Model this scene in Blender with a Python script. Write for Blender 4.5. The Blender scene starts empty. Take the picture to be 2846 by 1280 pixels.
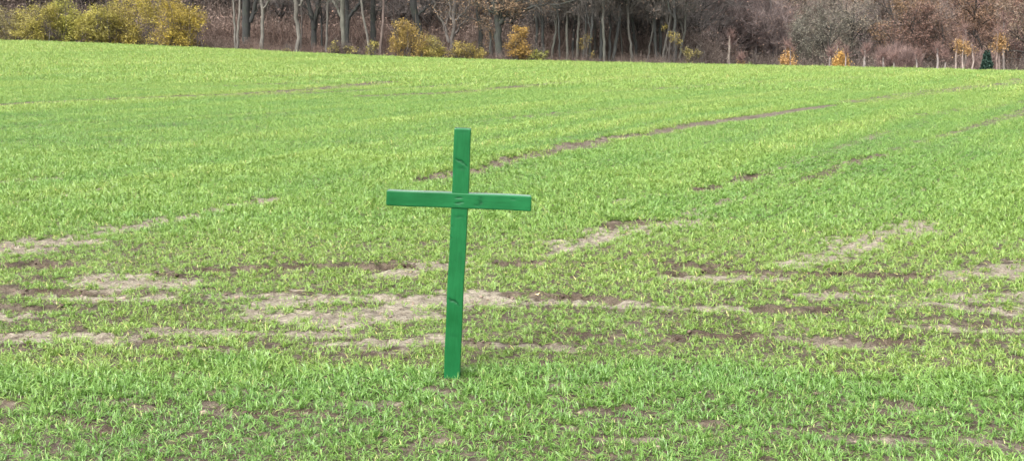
import bpy, math, random
import numpy as np
from mathutils import Vector

scene = bpy.context.scene
COL = scene.collection
RNG = np.random.default_rng(7)
F, U0, V0, H = 3400.0, 1423.0, 640.0, 1.6
TH = math.atan(532 / 3400)
YC = 70.0

# ---------------------------------------------------------------- numeric helpers
def hash2(ix, iy, seed):
    n = (ix.astype(np.int64) * 374761393 + iy.astype(np.int64) * 668265263 + seed * 974634777) & 0x7fffffff
    n = ((n ^ (n >> 13)) * 1274126177) & 0x7fffffff
    n = (n ^ (n >> 16)) & 0xffff
    return n / 65535.0
def vnoise(x, y, seed=0):
    ix = np.floor(x); iy = np.floor(y); fx = x - ix; fy = y - iy
    fx = fx * fx * (3 - 2 * fx); fy = fy * fy * (3 - 2 * fy)
    a = hash2(ix, iy, seed); b = hash2(ix + 1, iy, seed); c = hash2(ix, iy + 1, seed); d = hash2(ix + 1, iy + 1, seed)
    return (a * (1 - fx) + b * fx) * (1 - fy) + (c * (1 - fx) + d * fx) * fy
def fbm(x, y, seed=0, o=4):
    s = 0; a = .5; t = 0
    for k in range(o):
        s = s + a * vnoise(x * 2 ** k + 17 * k, y * 2 ** k + 31 * k, seed + k); t += a; a *= .55
    return s / t
def sstep(a, b, x):
    t = np.clip((x - a) / (b - a), 0, 1)
    return t * t * (3 - 2 * t)
def ang(v): return TH + math.atan((v - V0) / F)

# ---------------------------------------------------------------- the lie of the land
_cu = np.array([-900, 0, 240, 590, 820, 1160, 1423, 1700, 2100, 2500, 2846, 3700])
_cv = np.array([90, 115, 122, 137, 150, 163, 171, 177, 185, 193, 200, 216])
_cx = (_cu - U0) / F * YC * math.cos(TH)
_cz = np.array([H - YC * math.tan(ang(v)) for v in _cv]) + .05
def height(x, y):
    x = np.asarray(x, float); y = np.asarray(y, float)
    zc = np.interp(x, _cx, _cz)
    zc = (zc + np.interp(x - 3, _cx, _cz) + np.interp(x + 3, _cx, _cz)) / 3
    t = (y - 6) / 64.0
    g = np.where(t < 0, 0, np.where(t < .06, t * t / .12, t - .03)) / .97
    g = np.minimum(g, 1 + .02 * np.tanh(np.maximum(g - 1, 0)))
    s = np.maximum(y - 66, 0)
    cap = .9 + 2.2 * sstep(2, 24, x)
    d = np.minimum(.004 * s * s, .04 * 10 * 1 + .07 * np.maximum(s - 10, 0))
    d = cap * np.tanh(d / cap)
    hs = 92 + 42 * sstep(4, 22, x)
    hill = np.maximum(y - hs, 0)
    hill = .14 * hill * hill / (hill + 12)
    hill = 26 * np.tanh(hill / 26)
    hill = hill * (1 - .0)
    u = (fbm(x * .35, y * .35, 5, 3) - .5) * .05 * sstep(-2, 4, y)
    und = (fbm(x * .05, y * .05, 9, 3) - .5) * 2.5 * sstep(85, 150, y)
    return zc * g - d + hill + u + und
def hgt(x, y): return float(height(np.array([x]), np.array([y]))[0])

def ray(u, v):
    X = (u - U0) / F; U = -(v - V0) / F
    return np.array([X, math.cos(TH) + U * math.sin(TH), -math.sin(TH) + U * math.cos(TH)])
def P(u, v, Y):                       # a point seen at (u, v), Y metres out
    d = ray(u, v); k = Y / d[1]
    return np.array([d[0] * k, Y, H + d[2] * k])
def on_ground(u, v):
    d = ray(u, v); Y = 1.6 / max(-d[2], .004) * d[1]
    lo, hi = 2.0, 69.0
    f = lambda Y: (H + d[2] * Y / d[1]) - hgt(d[0] * Y / d[1], Y)
    for _ in range(40):
        m = (lo + hi) / 2
        if f(m) > 0: lo = m
        else: hi = m
    return d[0] * lo / d[1], lo

# bare streaks and ruts: points (u, v, half height) as measured, strength, darkness of the soil with painted rut-edge shade
S = 1.105
_st = [
 ([(-40,625,14),(120,610,13),(250,585,10),(440,550,9),(600,518,6),(720,495,4)], .85, .15),
 ([(0,640,10),(200,612,8)], .6, .2),
 ([(-40,664,10),(110,665,11),(150,672,5)], 1, .9),
 ([(500,681,5),(620,676,9),(760,672,9),(1000,670,9)], .95, .95),
 ([(960,695,8),(1110,668,14),(1180,662,8)], .7, .15),
 ([(260,700,10),(340,708,16),(430,712,12)], .85, .1),
 ([(420,690,5),(450,694,5)], 1, .9),
 ([(120,731,5),(200,738,6),(360,738,5)], .95, .9),
 ([(140,745,7),(260,750,10),(390,748,8)], .9, .1),
 ([(-40,725,8),(80,742,8)], .9, .8),
 ([(-40,772,9),(110,776,7)], .8, .8), ([(-40,790,12),(60,795,6)], .7, .2),
 ([(640,768,10),(720,752,17),(900,757,18),(1000,760,19),(1120,752,17)], 1.0, .05),
 ([(690,790,14),(850,795,18),(1010,790,14)], .85, .1),
 ([(560,745,8),(660,742,8)], .75, .3),
 ([(1170,748,14),(1300,752,11),(1500,762,9),(1700,774,9),(1850,776,8)], .95, .12),
 ([(1200,742,4),(1330,742,5),(1420,745,4),(1540,753,5)], .9, .9),
 ([(1850,778,7),(1960,780,8),(2100,781,6)], .9, .9),
 ([(2040,746,8),(2120,742,9),(2220,745,8)], .8, .15),
 ([(2220,765,7),(2360,765,6),(2440,772,9),(2620,790,14)], .8, .15),
 ([(-20,842,7),(60,848,12),(160,846,12),(250,850,10)], 1.0, .05),
 ([(240,866,7),(400,836,9),(560,838,7),(900,842,6)], .7, .3),
 ([(330,862,7),(400,858,7)], .9, .8),
 ([(420,874,6),(560,884,7)], .7, .5),
 ([(830,862,6),(960,862,10),(1080,858,14)], .9, .12),
 ([(900,878,9),(1000,884,8)], .8, .4),
 ([(1170,862,10),(1230,872,9)], .8, .8),
 ([(1380,838,6),(1440,842,8)], 1, .95), ([(1510,846,7),(1560,848,6)], 1, .95),
 ([(1660,848,5),(1700,850,7)], .9, .9), ([(1760,840,6),(1850,852,7),(1900,850,5)], .9, .85),
 ([(1250,868,8),(1420,874,7)], .7, .3),
 ([(1980,850,5),(2100,862,9),(2200,868,7)], .9, .6), ([(2240,858,9),(2310,864,7)], .95, .9),
 ([(2270,806,8),(2370,802,8),(2460,815,8)], 1, .9), ([(2290,822,6),(2440,828,7),(2560,832,5)], .85, .2),
 ([(2430,775,8),(2640,788,14)], .9, .1), ([(2480,690,18),(2640,685,26)], .6, .2),
 ([(2400,745,14),(2640,745,16)], .5, .3), ([(2540,870,8),(2640,870,8)], .6, .4),
 ([(1690,688,5),(1800,684,5),(1940,688,5)], .95, .9), ([(1710,700,6),(1930,700,7)], .75, .15),
 ([(1590,667,6),(1720,668,7),(1830,674,7)], .95, .95),
 ([(1250,664,5),(1420,662,6),(1520,664,4)], .85, .9),
 ([(2010,690,4),(2120,690,8),(2210,696,9),(2290,694,6)], 1, .95),
 ([(2290,700,4),(2450,705,4)], .6, .7),
 ([(1385,642,6),(1440,612,10),(1480,605,8),(1560,580,9),(1620,574,12),(1720,562,8),(1780,544,5)], .95, .1),
 ([(1540,570,5),(1570,560,6),(1640,556,4)], .9, .85),
 ([(1450,606,5),(1490,600,4)], .9, .85),
 ([(1980,670,8),(2060,640,14),(2190,602,14),(2260,580,11),(2310,560,8)], .60, .1),
 ([(1720,545,5),(1840,505,4),(1900,492,3)], .5, .2),
 ([(1060,458,3.4),(1110,445,5),(1180,434,5.4),(1240,414,5.6),(1320,395,4.8),(1400,378,4.4),(1500,356,4.0),(1600,341,3.2),(1700,324,2.7),(1800,307,2.6),(1950,287,2.0),(2040,273,1.5),(2100,265,.9)], 1.3, .75),
 ([(2150,259,1.8),(2280,240,1.4),(2400,226,1.3),(2640,200,1.3)], .62, .8),
 ([(1750,482,4),(1830,463,3.5),(1910,440,3)], .95, .8),
 ([(1980,470,3),(2060,445,3.5),(2130,412,3),(2220,388,2)], .85, .8),
 ([(2300,362,1.4),(2400,335,1.3),(2640,268,1.3)], .62, .8),
 ([(1910,440,2),(2050,395,1.5),(2240,330,1.5)], .45, .6),
 ([(-40,268,2),(120,258,2),(350,248,1.8),(600,238,2),(800,225,1.8),(980,207,1.5)], .72, .9),
 ([(560,243,1.6),(800,234,1.4),(1000,225,1.2),(1300,205,1.2)], .55, .9),
 ([(920,243,1.6),(1150,233,1.4),(1400,212,1.2)], .68, .9),
 ([(1400,212,1.2),(1700,188,1),(2200,176,.9)], .5, .8),
 ([(-40,330,1.5),(300,305,1.4),(700,285,1.3)], .4, .8), ([(1250,300,1.6),(1500,280,1.5),(1800,250,1.3),(2100,222,1.2)], .4, .8),
 ([(300,225,1.2),(700,212,1.1),(1000,192,1)], .45, .8), ([(1500,232,1.3),(1900,210,1.2),(2300,190,1)], .5, .8), ([(2000,330,1.8),(2250,300,1.6),(2600,255,1.5)], .45, .8),
 ([(-30,184,.9),(70,182,.9)], .9, .9), ([(500,205,1.1),(760,190,1.1),(1050,174,1)], .55, .9),
 ([(-40,520,6),(160,492,6),(280,472,5)], .45, .1),
 ([(0,460,5),(100,452,5)], .4, .6),
 ([(1560,510,5),(1640,490,4)], .5, .2),
 ([(140,1052,9),(220,1066,11),(290,1088,9)], .95, .9), ([(300,1010,7),(370,1028,9),(410,1020,6)], .8, .7),
 ([(520,1018,8),(600,1045,8)], .8, .6), ([(640,992,6),(720,984,7),(800,998,6)], .8, .7),
 ([(630,1046,7),(760,1036,6),(840,1044,7)], .8, .85), ([(560,980,5),(610,984,4)], .7, .7),
 ([(0,1012,8),(60,1026,8)], .6, .7), ([(-20,1066,10),(20,1070,8)], .8, .9),
 ([(1380,968,5),(1520,976,5)], .5, .6), ([(1390,1000,5),(1440,1004,5)], .6, .7),
 ([(1430,1038,6),(1520,1035,9)], .8, .7), ([(1420,1076,7),(1470,1078,7),(1540,1085,8)], .8, .7),
 ([(1590,1030,6),(1650,1050,9)], .7, .7), ([(1500,1100,7),(1640,1110,8)], .6, .5),
 ([(1740,1064,7),(1800,1068,6)], .7, .8), ([(2000,1078,7),(2060,1084,6)], .7, .8),
 ([(2230,1008,8),(2300,1026,9)], .8, .8), ([(2460,976,6),(2500,984,6)], .8, .8),
 ([(2150,1100,9),(2300,1108,8)], .6, .6), ([(2050,990,4),(2070,992,4)], .9, .9),
 ([(1080,1104,6),(1130,1112,7)], .5, .8), ([(860,1010,6),(1000,1020,6)], .4, .6),
 ([(60,1140,8),(140,1150,9)], .6, .7), ([(2480,1110,12),(2576,1130,12)], .5, .5), ([(1080,980,5),(1130,985,5)], .5, .7),
]
STROKES = []
for pts, s, dk in _st:
    L = []
    for u, v, h in pts:
        if v < 300 and h <= 2.5 and s < 1.2: h = h * 1.7
        x, y = on_ground(u * S, v * S); x2, y2 = on_ground(u * S, (v - h) * S); x3, y3 = on_ground(u * S, (v + h) * S)
        L.append((x, y, abs(y2 - y3) / 2))
    STROKES.append((np.array(L), s, dk))

def masks(x, y):
    """bare-ness and darkness of the soil, painted rut shade included, at world points"""
    bare = np.zeros_like(x); dark = np.zeros_like(x); rut = np.zeros_like(x)
    n1 = fbm(x * 2.2, y * 4.5, 3, 4) - .5
    n2 = fbm(x * 9, y * 12, 13, 3) - .5
    for L, s, dk in STROKES:
        lo = L[:, :2].min(0) - 2 - L[:, 2].max(); hi = L[:, :2].max(0) + 2 + L[:, 2].max()
        idx = np.nonzero((x > lo[0]) & (x < hi[0]) & (y > lo[1]) & (y < hi[1]))[0]
        if not len(idx): continue
        px = x[idx]; py = y[idx]; best = np.full(len(idx), 9.0)
        for a, b in zip(L[:-1], L[1:]):
            d = b[:2] - a[:2]; q = max((d ** 2).sum(), 1e-9)
            t = ((px - a[0]) * d[0] + (py - a[1]) * d[1]) / q
            tc = np.clip(t, 0, 1)
            w = (a[2] + (b[2] - a[2]) * tc) * .9 * (.45 + .55 * abs(d[0]) / math.sqrt(q) + .28 * min(1, max(0, (a[1] - 11) / 8)))
            dx = (px - a[0] - tc * d[0]); dy = (py - a[1] - tc * d[1])
            best = np.minimum(best, np.sqrt((dx * .75) ** 2 + dy ** 2) / np.maximum(w, .015))
        far = sstep(14, 26, py)
        m = s * (1 - sstep(.35, 1.35, best + (n1[idx] * 2.6 + n2[idx] * 2.0) * (1 - .75 * far)))
        dark[idx] = np.where(m > bare[idx], dk, dark[idx])
        bare[idx] = np.maximum(bare[idx], m)
    return np.clip(bare, 0, 1.2), dark

# ---------------------------------------------------------------- object helpers
def tag(o, label=None, cat=None, group=None, kind=None):
    if label: o['label'] = label
    if cat: o['category'] = cat
    if group: o['group'] = group
    if kind: o['kind'] = kind
    return o
def empty(name, loc, label=None, cat=None, group=None):
    o = bpy.data.objects.new(name, None); COL.objects.link(o)
    o.location = loc; o.empty_display_size = .3
    return tag(o, label, cat, group)
def link(name, me, mat, parent=None, loc=None):
    if mat and not me.materials: me.materials.append(mat)
    o = bpy.data.objects.new(name, me); COL.objects.link(o)
    if parent: o.parent = parent
    if loc is not None: o.location = loc
    return o
class MB:
    """collects geometry for ONE mesh"""
    def __init__(s): s.v = []; s.f = []; s.a = []; s.n = 0
    def add(s, v, f, a):
        v = np.asarray(v, float).reshape(-1, 3)
        s.v.append(v); s.f.append(np.asarray(f, int) + s.n)
        s.a.append(np.broadcast_to(np.asarray(a, float), (len(v),)).copy()); s.n += len(v)
    def tube(s, pts, radii, sides=6, a=.5, cap=True, rough=0.0):
        pts = np.asarray(pts, float); n = len(pts)
        tn = np.gradient(pts, axis=0); tn /= np.linalg.norm(tn, axis=1)[:, None] + 1e-9
        ref = np.array([.31, .95, .05]) if abs(tn[0][2]) > .5 else np.array([.1, .1, 1.])
        e1 = np.cross(tn, ref); e1 /= np.linalg.norm(e1, axis=1)[:, None] + 1e-9
        e2 = np.cross(tn, e1)
        th = np.arange(sides) * 2 * math.pi / sides
        rr = np.asarray(radii, float)[:, None] * (1 + rough * (RNG.random((n, sides)) - .5))
        V = pts[:, None, :] + rr[:, :, None] * (np.cos(th)[None, :, None] * e1[:, None, :] + np.sin(th)[None, :, None] * e2[:, None, :])
        i = np.arange(n - 1)[:, None] * sides; j = np.arange(sides)[None, :]; k = (j + 1) % sides
        Q = np.stack([i + j, i + k, i + sides + k, i + sides + j], -1).reshape(-1, 4)
        s.add(V.reshape(-1, 3), Q, a)
    def twigs(s, p0, d, L, r, a):
        """many thin three-sided curved twigs at once"""
        N = len(p0); d = d / (np.linalg.norm(d, axis=1)[:, None] + 1e-9)
        ref = RNG.normal(size=(N, 3)); e1 = np.cross(d, ref); e1 /= np.linalg.norm(e1, axis=1)[:, None] + 1e-9
        e2 = np.cross(d, e1)
        bend = RNG.normal(size=(N, 3)) * .18 + np.array([0, 0, .08])
        rings = []
        for k, t in enumerate((0, .5, 1.0)):
            c = p0 + d * (L * t)[:, None] + bend * (L * t * t)[:, None]
            rad = r * (1, .7, .25)[k]
            for q in range(3):
                th = q * 2.0944
                rings.append(c + (math.cos(th) * e1 + math.sin(th) * e2) * rad[:, None])
        V = np.stack(rings, 1).reshape(-1, 3)
        b = np.arange(N)[:, None] * 9
        Q = []
        for k in range(2):
            for q in range(3):
                Q.append(np.stack([b[:, 0] + 3 * k + q, b[:, 0] + 3 * k + (q + 1) % 3, b[:, 0] + 3 * k + 3 + (q + 1) % 3, b[:, 0] + 3 * k + 3 + q], -1))
        s.add(V, np.concatenate(Q), np.repeat(a, 9))
        return p0 + d * L[:, None] + bend * L[:, None]
    def leaves(s, c, size, a, up=0.4):
        N = len(c)
        n = RNG.normal(size=(N, 3)); n[:, 2] = np.abs(n[:, 2]) + up; n /= np.linalg.norm(n, axis=1)[:, None]
        t = np.cross(n, RNG.normal(size=(N, 3))); t /= np.linalg.norm(t, axis=1)[:, None] + 1e-9
        b = np.cross(n, t)
        sz = np.broadcast_to(size, (N,))[:, None]
        V = np.stack([c - t * sz * .5, c + b * sz * .3 + n * sz * .1, c + t * sz * .5, c - b * sz * .3 + n * sz * .1], 1).reshape(-1, 3)
        s.add(V, np.arange(N * 4).reshape(-1, 4), np.repeat(a, 4))
    def mesh(s, name, smooth=False):
        V = np.concatenate(s.v); Q = np.concatenate(s.f); A = np.concatenate(s.a)
        me = bpy.data.meshes.new(name)
        me.vertices.add(len(V)); me.vertices.foreach_set('co', V.astype(np.float32).ravel())
        me.loops.add(Q.size); me.loops.foreach_set('vertex_index', Q.astype(np.int32).ravel())
        me.polygons.add(len(Q)); me.polygons.foreach_set('loop_start', np.arange(0, Q.size, 4, dtype=np.int32))
        at = me.attributes.new('bl', 'FLOAT', 'POINT'); at.data.foreach_set('value', A.astype(np.float32))
        me.update(calc_edges=True); me.validate()
        if smooth: me.polygons.foreach_set('use_smooth', np.ones(len(Q), bool))
        return me

# ---------------------------------------------------------------- materials
def newmat(name):
    m = bpy.data.materials.new(name); m.use_nodes = True; nt = m.node_tree
    for n in list(nt.nodes): nt.nodes.remove(n)
    out = nt.nodes.new('ShaderNodeOutputMaterial')
    return m, nt, out
def N(nt, t, **k):
    n = nt.nodes.new(t)
    for a, b in k.items(): setattr(n, a, b)
    return n
def ramp(nt, stops, fac):
    r = N(nt, 'ShaderNodeValToRGB'); e = r.color_ramp.elements
    while len(e) < len(stops): e.new(.5)
    for el, (p, c) in zip(e, stops): el.position = p; el.color = (*c, 1)
    nt.links.new(fac, r.inputs[0]); return r.outputs[0]
def mixc(nt, a, b, fac, mode='MIX'):
    m = N(nt, 'ShaderNodeMix', data_type='RGBA', blend_type=mode)
    for i, x in ((0, fac), (6, a), (7, b)):
        if hasattr(x, 'links') or hasattr(x, 'is_linked'): nt.links.new(x, m.inputs[i])
        elif i == 0: m.inputs[0].default_value = x
        else: m.inputs[i].default_value = (*x, 1)
    return m.outputs[2]
def noise(nt, scale, detail=4, vec=None, rough=.55, dist=0):
    n = N(nt, 'ShaderNodeTexNoise'); n.inputs['Scale'].default_value = scale; n.inputs['Detail'].default_value = detail
    n.inputs['Roughness'].default_value = rough; n.inputs['Distortion'].default_value = dist
    if vec: nt.links.new(vec, n.inputs['Vector'])
    return n.outputs[0]
def leafmat(name, stops, trans=.3, rough=.55, useobj=False, tint=None, spec=.3):
    m, nt, out = newmat(name)
    at = N(nt, 'ShaderNodeAttribute', attribute_name='bl')
    c = ramp(nt, stops, at.outputs['Fac'])
    if tint:
        ti = N(nt, 'ShaderNodeAttribute', attribute_name='tint', attribute_type='INSTANCER')
        c = mixc(nt, c, ramp(nt, tint, ti.outputs['Fac']), 1.0, 'MULTIPLY')
    if useobj:
        oi = N(nt, 'ShaderNodeObjectInfo'); c = mixc(nt, c, oi.outputs['Color'], 1.0, 'MULTIPLY')
    p = N(nt, 'ShaderNodeBsdfPrincipled'); nt.links.new(c, p.inputs['Base Color']); p.inputs['Roughness'].default_value = rough
    p.inputs['Specular IOR Level'].default_value = spec
    t = N(nt, 'ShaderNodeBsdfTranslucent'); nt.links.new(c, t.inputs[0])
    mx = N(nt, 'ShaderNodeMixShader'); mx.inputs[0].default_value = trans
    nt.links.new(p.outputs[0], mx.inputs[1]); nt.links.new(t.outputs[0], mx.inputs[2]); nt.links.new(mx.outputs[0], out.inputs[0])
    return m
def barkmat(name, c1, c2, scale=6):
    m, nt, out = newmat(name)
    tc = N(nt, 'ShaderNodeTexCoord'); mp = N(nt, 'ShaderNodeMapping'); mp.inputs['Scale'].default_value = (1, 1, .35)
    nt.links.new(tc.outputs['Object'], mp.inputs[0])
    n1 = noise(nt, scale, 5, mp.outputs[0], .65); n2 = noise(nt, scale * .3, 3, tc.outputs['Object'])
    c = ramp(nt, [(.3, c1), (.68, c2)], n1)
    c = mixc(nt, c, (.03, .04, .022), ramp(nt, [(.52, (0, 0, 0)), (.75, (.6, .6, .6))], n2))
    oi = N(nt, 'ShaderNodeObjectInfo'); c = mixc(nt, c, oi.outputs['Color'], 1.0, 'MULTIPLY')
    p = N(nt, 'ShaderNodeBsdfPrincipled'); nt.links.new(c, p.inputs['Base Color']); p.inputs['Roughness'].default_value = .9
    b = N(nt, 'ShaderNodeBump'); b.inputs['Strength'].default_value = .6; b.inputs['Distance'].default_value = .03
    nt.links.new(n1, b.inputs['Height']); nt.links.new(b.outputs[0], p.inputs['Normal'])
    nt.links.new(p.outputs[0], out.inputs[0])
    return m

M = {}
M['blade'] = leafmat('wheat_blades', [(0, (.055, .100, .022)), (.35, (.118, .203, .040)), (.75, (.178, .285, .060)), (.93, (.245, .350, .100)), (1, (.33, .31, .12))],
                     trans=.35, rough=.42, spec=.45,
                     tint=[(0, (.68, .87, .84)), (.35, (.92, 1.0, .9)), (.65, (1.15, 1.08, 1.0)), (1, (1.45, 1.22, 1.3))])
M['yellow'] = leafmat('yellow_leaves', [(0, (.07, .055, .022)), (.35, (.21, .178, .045)), (.7, (.33, .285, .06)), (1, (.45, .38, .07))], useobj=True)
M['ochre'] = leafmat('ochre_leaves', [(0, (.10, .07, .03)), (.45, (.27, .195, .06)), (1, (.45, .32, .10))], useobj=True)
M['russet'] = leafmat('dead_leaves', [(0, (.055, .040, .030)), (.5, (.125, .088, .066)), (1, (.22, .155, .115))], useobj=True, trans=.2)
M['twig'] = leafmat('twigs', [(0, (.04, .035, .033)), (.5, (.10, .085, .078)), (1, (.19, .165, .145))], useobj=True, trans=0, rough=.9, spec=.1)
M['scrub'] = leafmat('scrub', [(0, (.045, .035, .030)), (.5, (.128, .100, .086)), (1, (.25, .20, .168))], trans=0.15, rough=.9, spec=.1,
                     tint=[(0, (.50, .56, .58)), (.3, (.80, .82, .82)), (.6, (1.05, 1.0, .98)), (1, (1.25, 1.08, 1.04))])
M['bark_dark'] = barkmat('dark_bark', (.010, .011, .0105), (.030, .030, .027))
M['bark_pale'] = barkmat('pale_bark', (.045, .041, .035), (.122, .112, .095))
M['bark_mid'] = barkmat('brown_bark', (.035, .030, .027), (.09, .078, .068))
M['birch'] = barkmat('birch_bark', (.075, .064, .056), (.24, .21, .19), 9)

# soil / field / woodland floor
m, nt, out = newmat('soil'); M['soil'] = m
geo = N(nt, 'ShaderNodeNewGeometry'); pos = geo.outputs['Position']
mp = N(nt, 'ShaderNodeMapping'); mp.inputs['Scale'].default_value = (1, 1.3, 1); mp.inputs['Rotation'].default_value = (0, 0, .25); nt.links.new(pos, mp.inputs[0])
na = noise(nt, 11, 6, mp.outputs[0], .7, .6); nb = noise(nt, 45, 4, mp.outputs[0], .6); nc = noise(nt, 2.2, 4, pos)
mus = N(nt, 'ShaderNodeTexVoronoi', feature='DISTANCE_TO_EDGE'); mus.inputs['Scale'].default_value = 14; nt.links.new(mp.outputs[0], mus.inputs['Vector'])
dry = ramp(nt, [(.28, (.085, .068, .052)), (.45, (.165, .143, .108)), (.62, (.25, .222, .172)), (.8, (.33, .298, .238))], na)
wet_and_shade = ramp(nt, [(.3, (.022, .016, .012)), (.5, (.055, .040, .027)), (.75, (.115, .088, .062))], na)  # dark tone: moist soil, plus the shade of rut edges put into colour
ab = N(nt, 'ShaderNodeAttribute', attribute_name='dark'); aw = N(nt, 'ShaderNodeAttribute', attribute_name='wood')
dsum = N(nt, 'ShaderNodeMath', operation='ADD'); nt.links.new(ab.outputs['Fac'], dsum.inputs[0])
nm = N(nt, 'ShaderNodeMath', operation='MULTIPLY_ADD'); nm.inputs[1].default_value = .9; nm.inputs[2].default_value = -.45; nt.links.new(nc, nm.inputs[0]); nt.links.new(nm.outputs[0], dsum.inputs[1])
cl = N(nt, 'ShaderNodeClamp'); nt.links.new(dsum.outputs[0], cl.inputs[0])
mp2 = N(nt, 'ShaderNodeMapping'); mp2.inputs['Scale'].default_value = (1, 2.6, 1); mp2.inputs['Rotation'].default_value = (0, 0, .12); nt.links.new(pos, mp2.inputs[0])
nf = noise(nt, 17, 5, mp2.outputs[0], .62, 1.2)
dry = mixc(nt, dry, (.075, .056, .045), ramp(nt, [(.55, (0, 0, 0)), (.66, (.85, .85, .85))], nf))
c = mixc(nt, dry, wet_and_shade, cl.outputs[0])
crack = ramp(nt, [(.0, (.55, .52, .5)), (.06, (1, 1, 1))], mus.outputs[0]); c = mixc(nt, c, crack, .55, 'MULTIPLY')
lit = ramp(nt, [(.3, (.028, .021, .018)), (.5, (.062, .045, .038)), (.7, (.11, .078, .062))], noise(nt, 1.3, 8, pos, .75))
c = mixc(nt, c, lit, aw.outputs['Fac'])
p = N(nt, 'ShaderNodeBsdfPrincipled'); nt.links.new(c, p.inputs['Base Color']); p.inputs['Roughness'].default_value = .92; p.inputs['Specular IOR Level'].default_value = .2
hsum = N(nt, 'ShaderNodeMath', operation='ADD'); nt.links.new(na, hsum.inputs[0])
h2 = N(nt, 'ShaderNodeMath', operation='MULTIPLY'); h2.inputs[1].default_value = .35; nt.links.new(nb, h2.inputs[0]); nt.links.new(h2.outputs[0], hsum.inputs[1])
bp = N(nt, 'ShaderNodeBump'); bp.inputs['Strength'].default_value = 1.0; bp.inputs['Distance'].default_value = .05
nt.links.new(hsum.outputs[0], bp.inputs['Height']); nt.links.new(bp.outputs[0], p.inputs['Normal']); nt.links.new(p.outputs[0], out.inputs[0])

# ---------------------------------------------------------------- ground: one sheet
def knots(lo, a, b, hi, fine, g):
    c = list(np.arange(a, b, fine)); s = fine; x = b; up = []
    while x < hi: up.append(x); s *= g; x += s
    up.append(hi); s = fine; x = a; dn = []
    while x > lo: s *= g; x -= s; dn.append(x)
    return np.array(sorted(set([round(q, 5) for q in dn + c + up])))
xs = knots(-420, -5.2, 5.2, 420, .024, 1.035)
ys = np.concatenate([knots(-60, 4.0, 12.5, 12.6, .024, 1.06), knots(12.7, 12.7, 12.8, 90, .028, 1.014), np.geomspace(92, 700, 70)])
ys = np.unique(ys)
GX, GY = np.meshgrid(xs, ys); gx = GX.ravel(); gy = GY.ravel()
bare, dark = masks(gx, gy)
gz = height(gx, gy)
near = 1 - sstep(14, 30, np.hypot(gx, gy))
clod = (fbm(gx * 7, gy * 9, 21, 4) - .5) * .05 + (fbm(gx * 26, gy * 30, 25, 2) - .5) * .018
gz = gz + near * clod * (.45 + .9 * np.clip(bare, 0, 1)) - near * .03 * sstep(.3, 1, bare) * (.4 + dark)
wood = sstep(68, 72, gy + (fbm(gx * .8, gy * .8, 30, 2) - .5) * 2)
ground = bpy.data.meshes.new('ground')
nx, ny = len(xs), len(ys)
ground.vertices.add(nx * ny); ground.vertices.foreach_set('co', np.stack([gx, gy, gz], 1).astype(np.float32).ravel())
i = (np.arange(ny - 1)[:, None] * nx + np.arange(nx - 1)[None, :]).ravel()
Q = np.stack([i, i + 1, i + nx + 1, i + nx], 1)
ground.loops.add(Q.size); ground.loops.foreach_set('vertex_index', Q.astype(np.int32).ravel())
ground.polygons.add(len(Q)); ground.polygons.foreach_set('loop_start', np.arange(0, Q.size, 4, dtype=np.int32))
for nme, arr in (('bare', bare), ('dark', np.where(bare > .12, dark, .95)), ('wood', wood)):
    at = ground.attributes.new(nme, 'FLOAT', 'POINT'); at.data.foreach_set('value', arr.astype(np.float32))
ground.update(calc_edges=True); ground.polygons.foreach_set('use_smooth', np.ones(len(Q), bool))
g = link('ground', ground, M['soil']); tag(g, 'brown soil of the gently rising field and the woodland floor behind it', 'ground', kind='structure')

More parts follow.
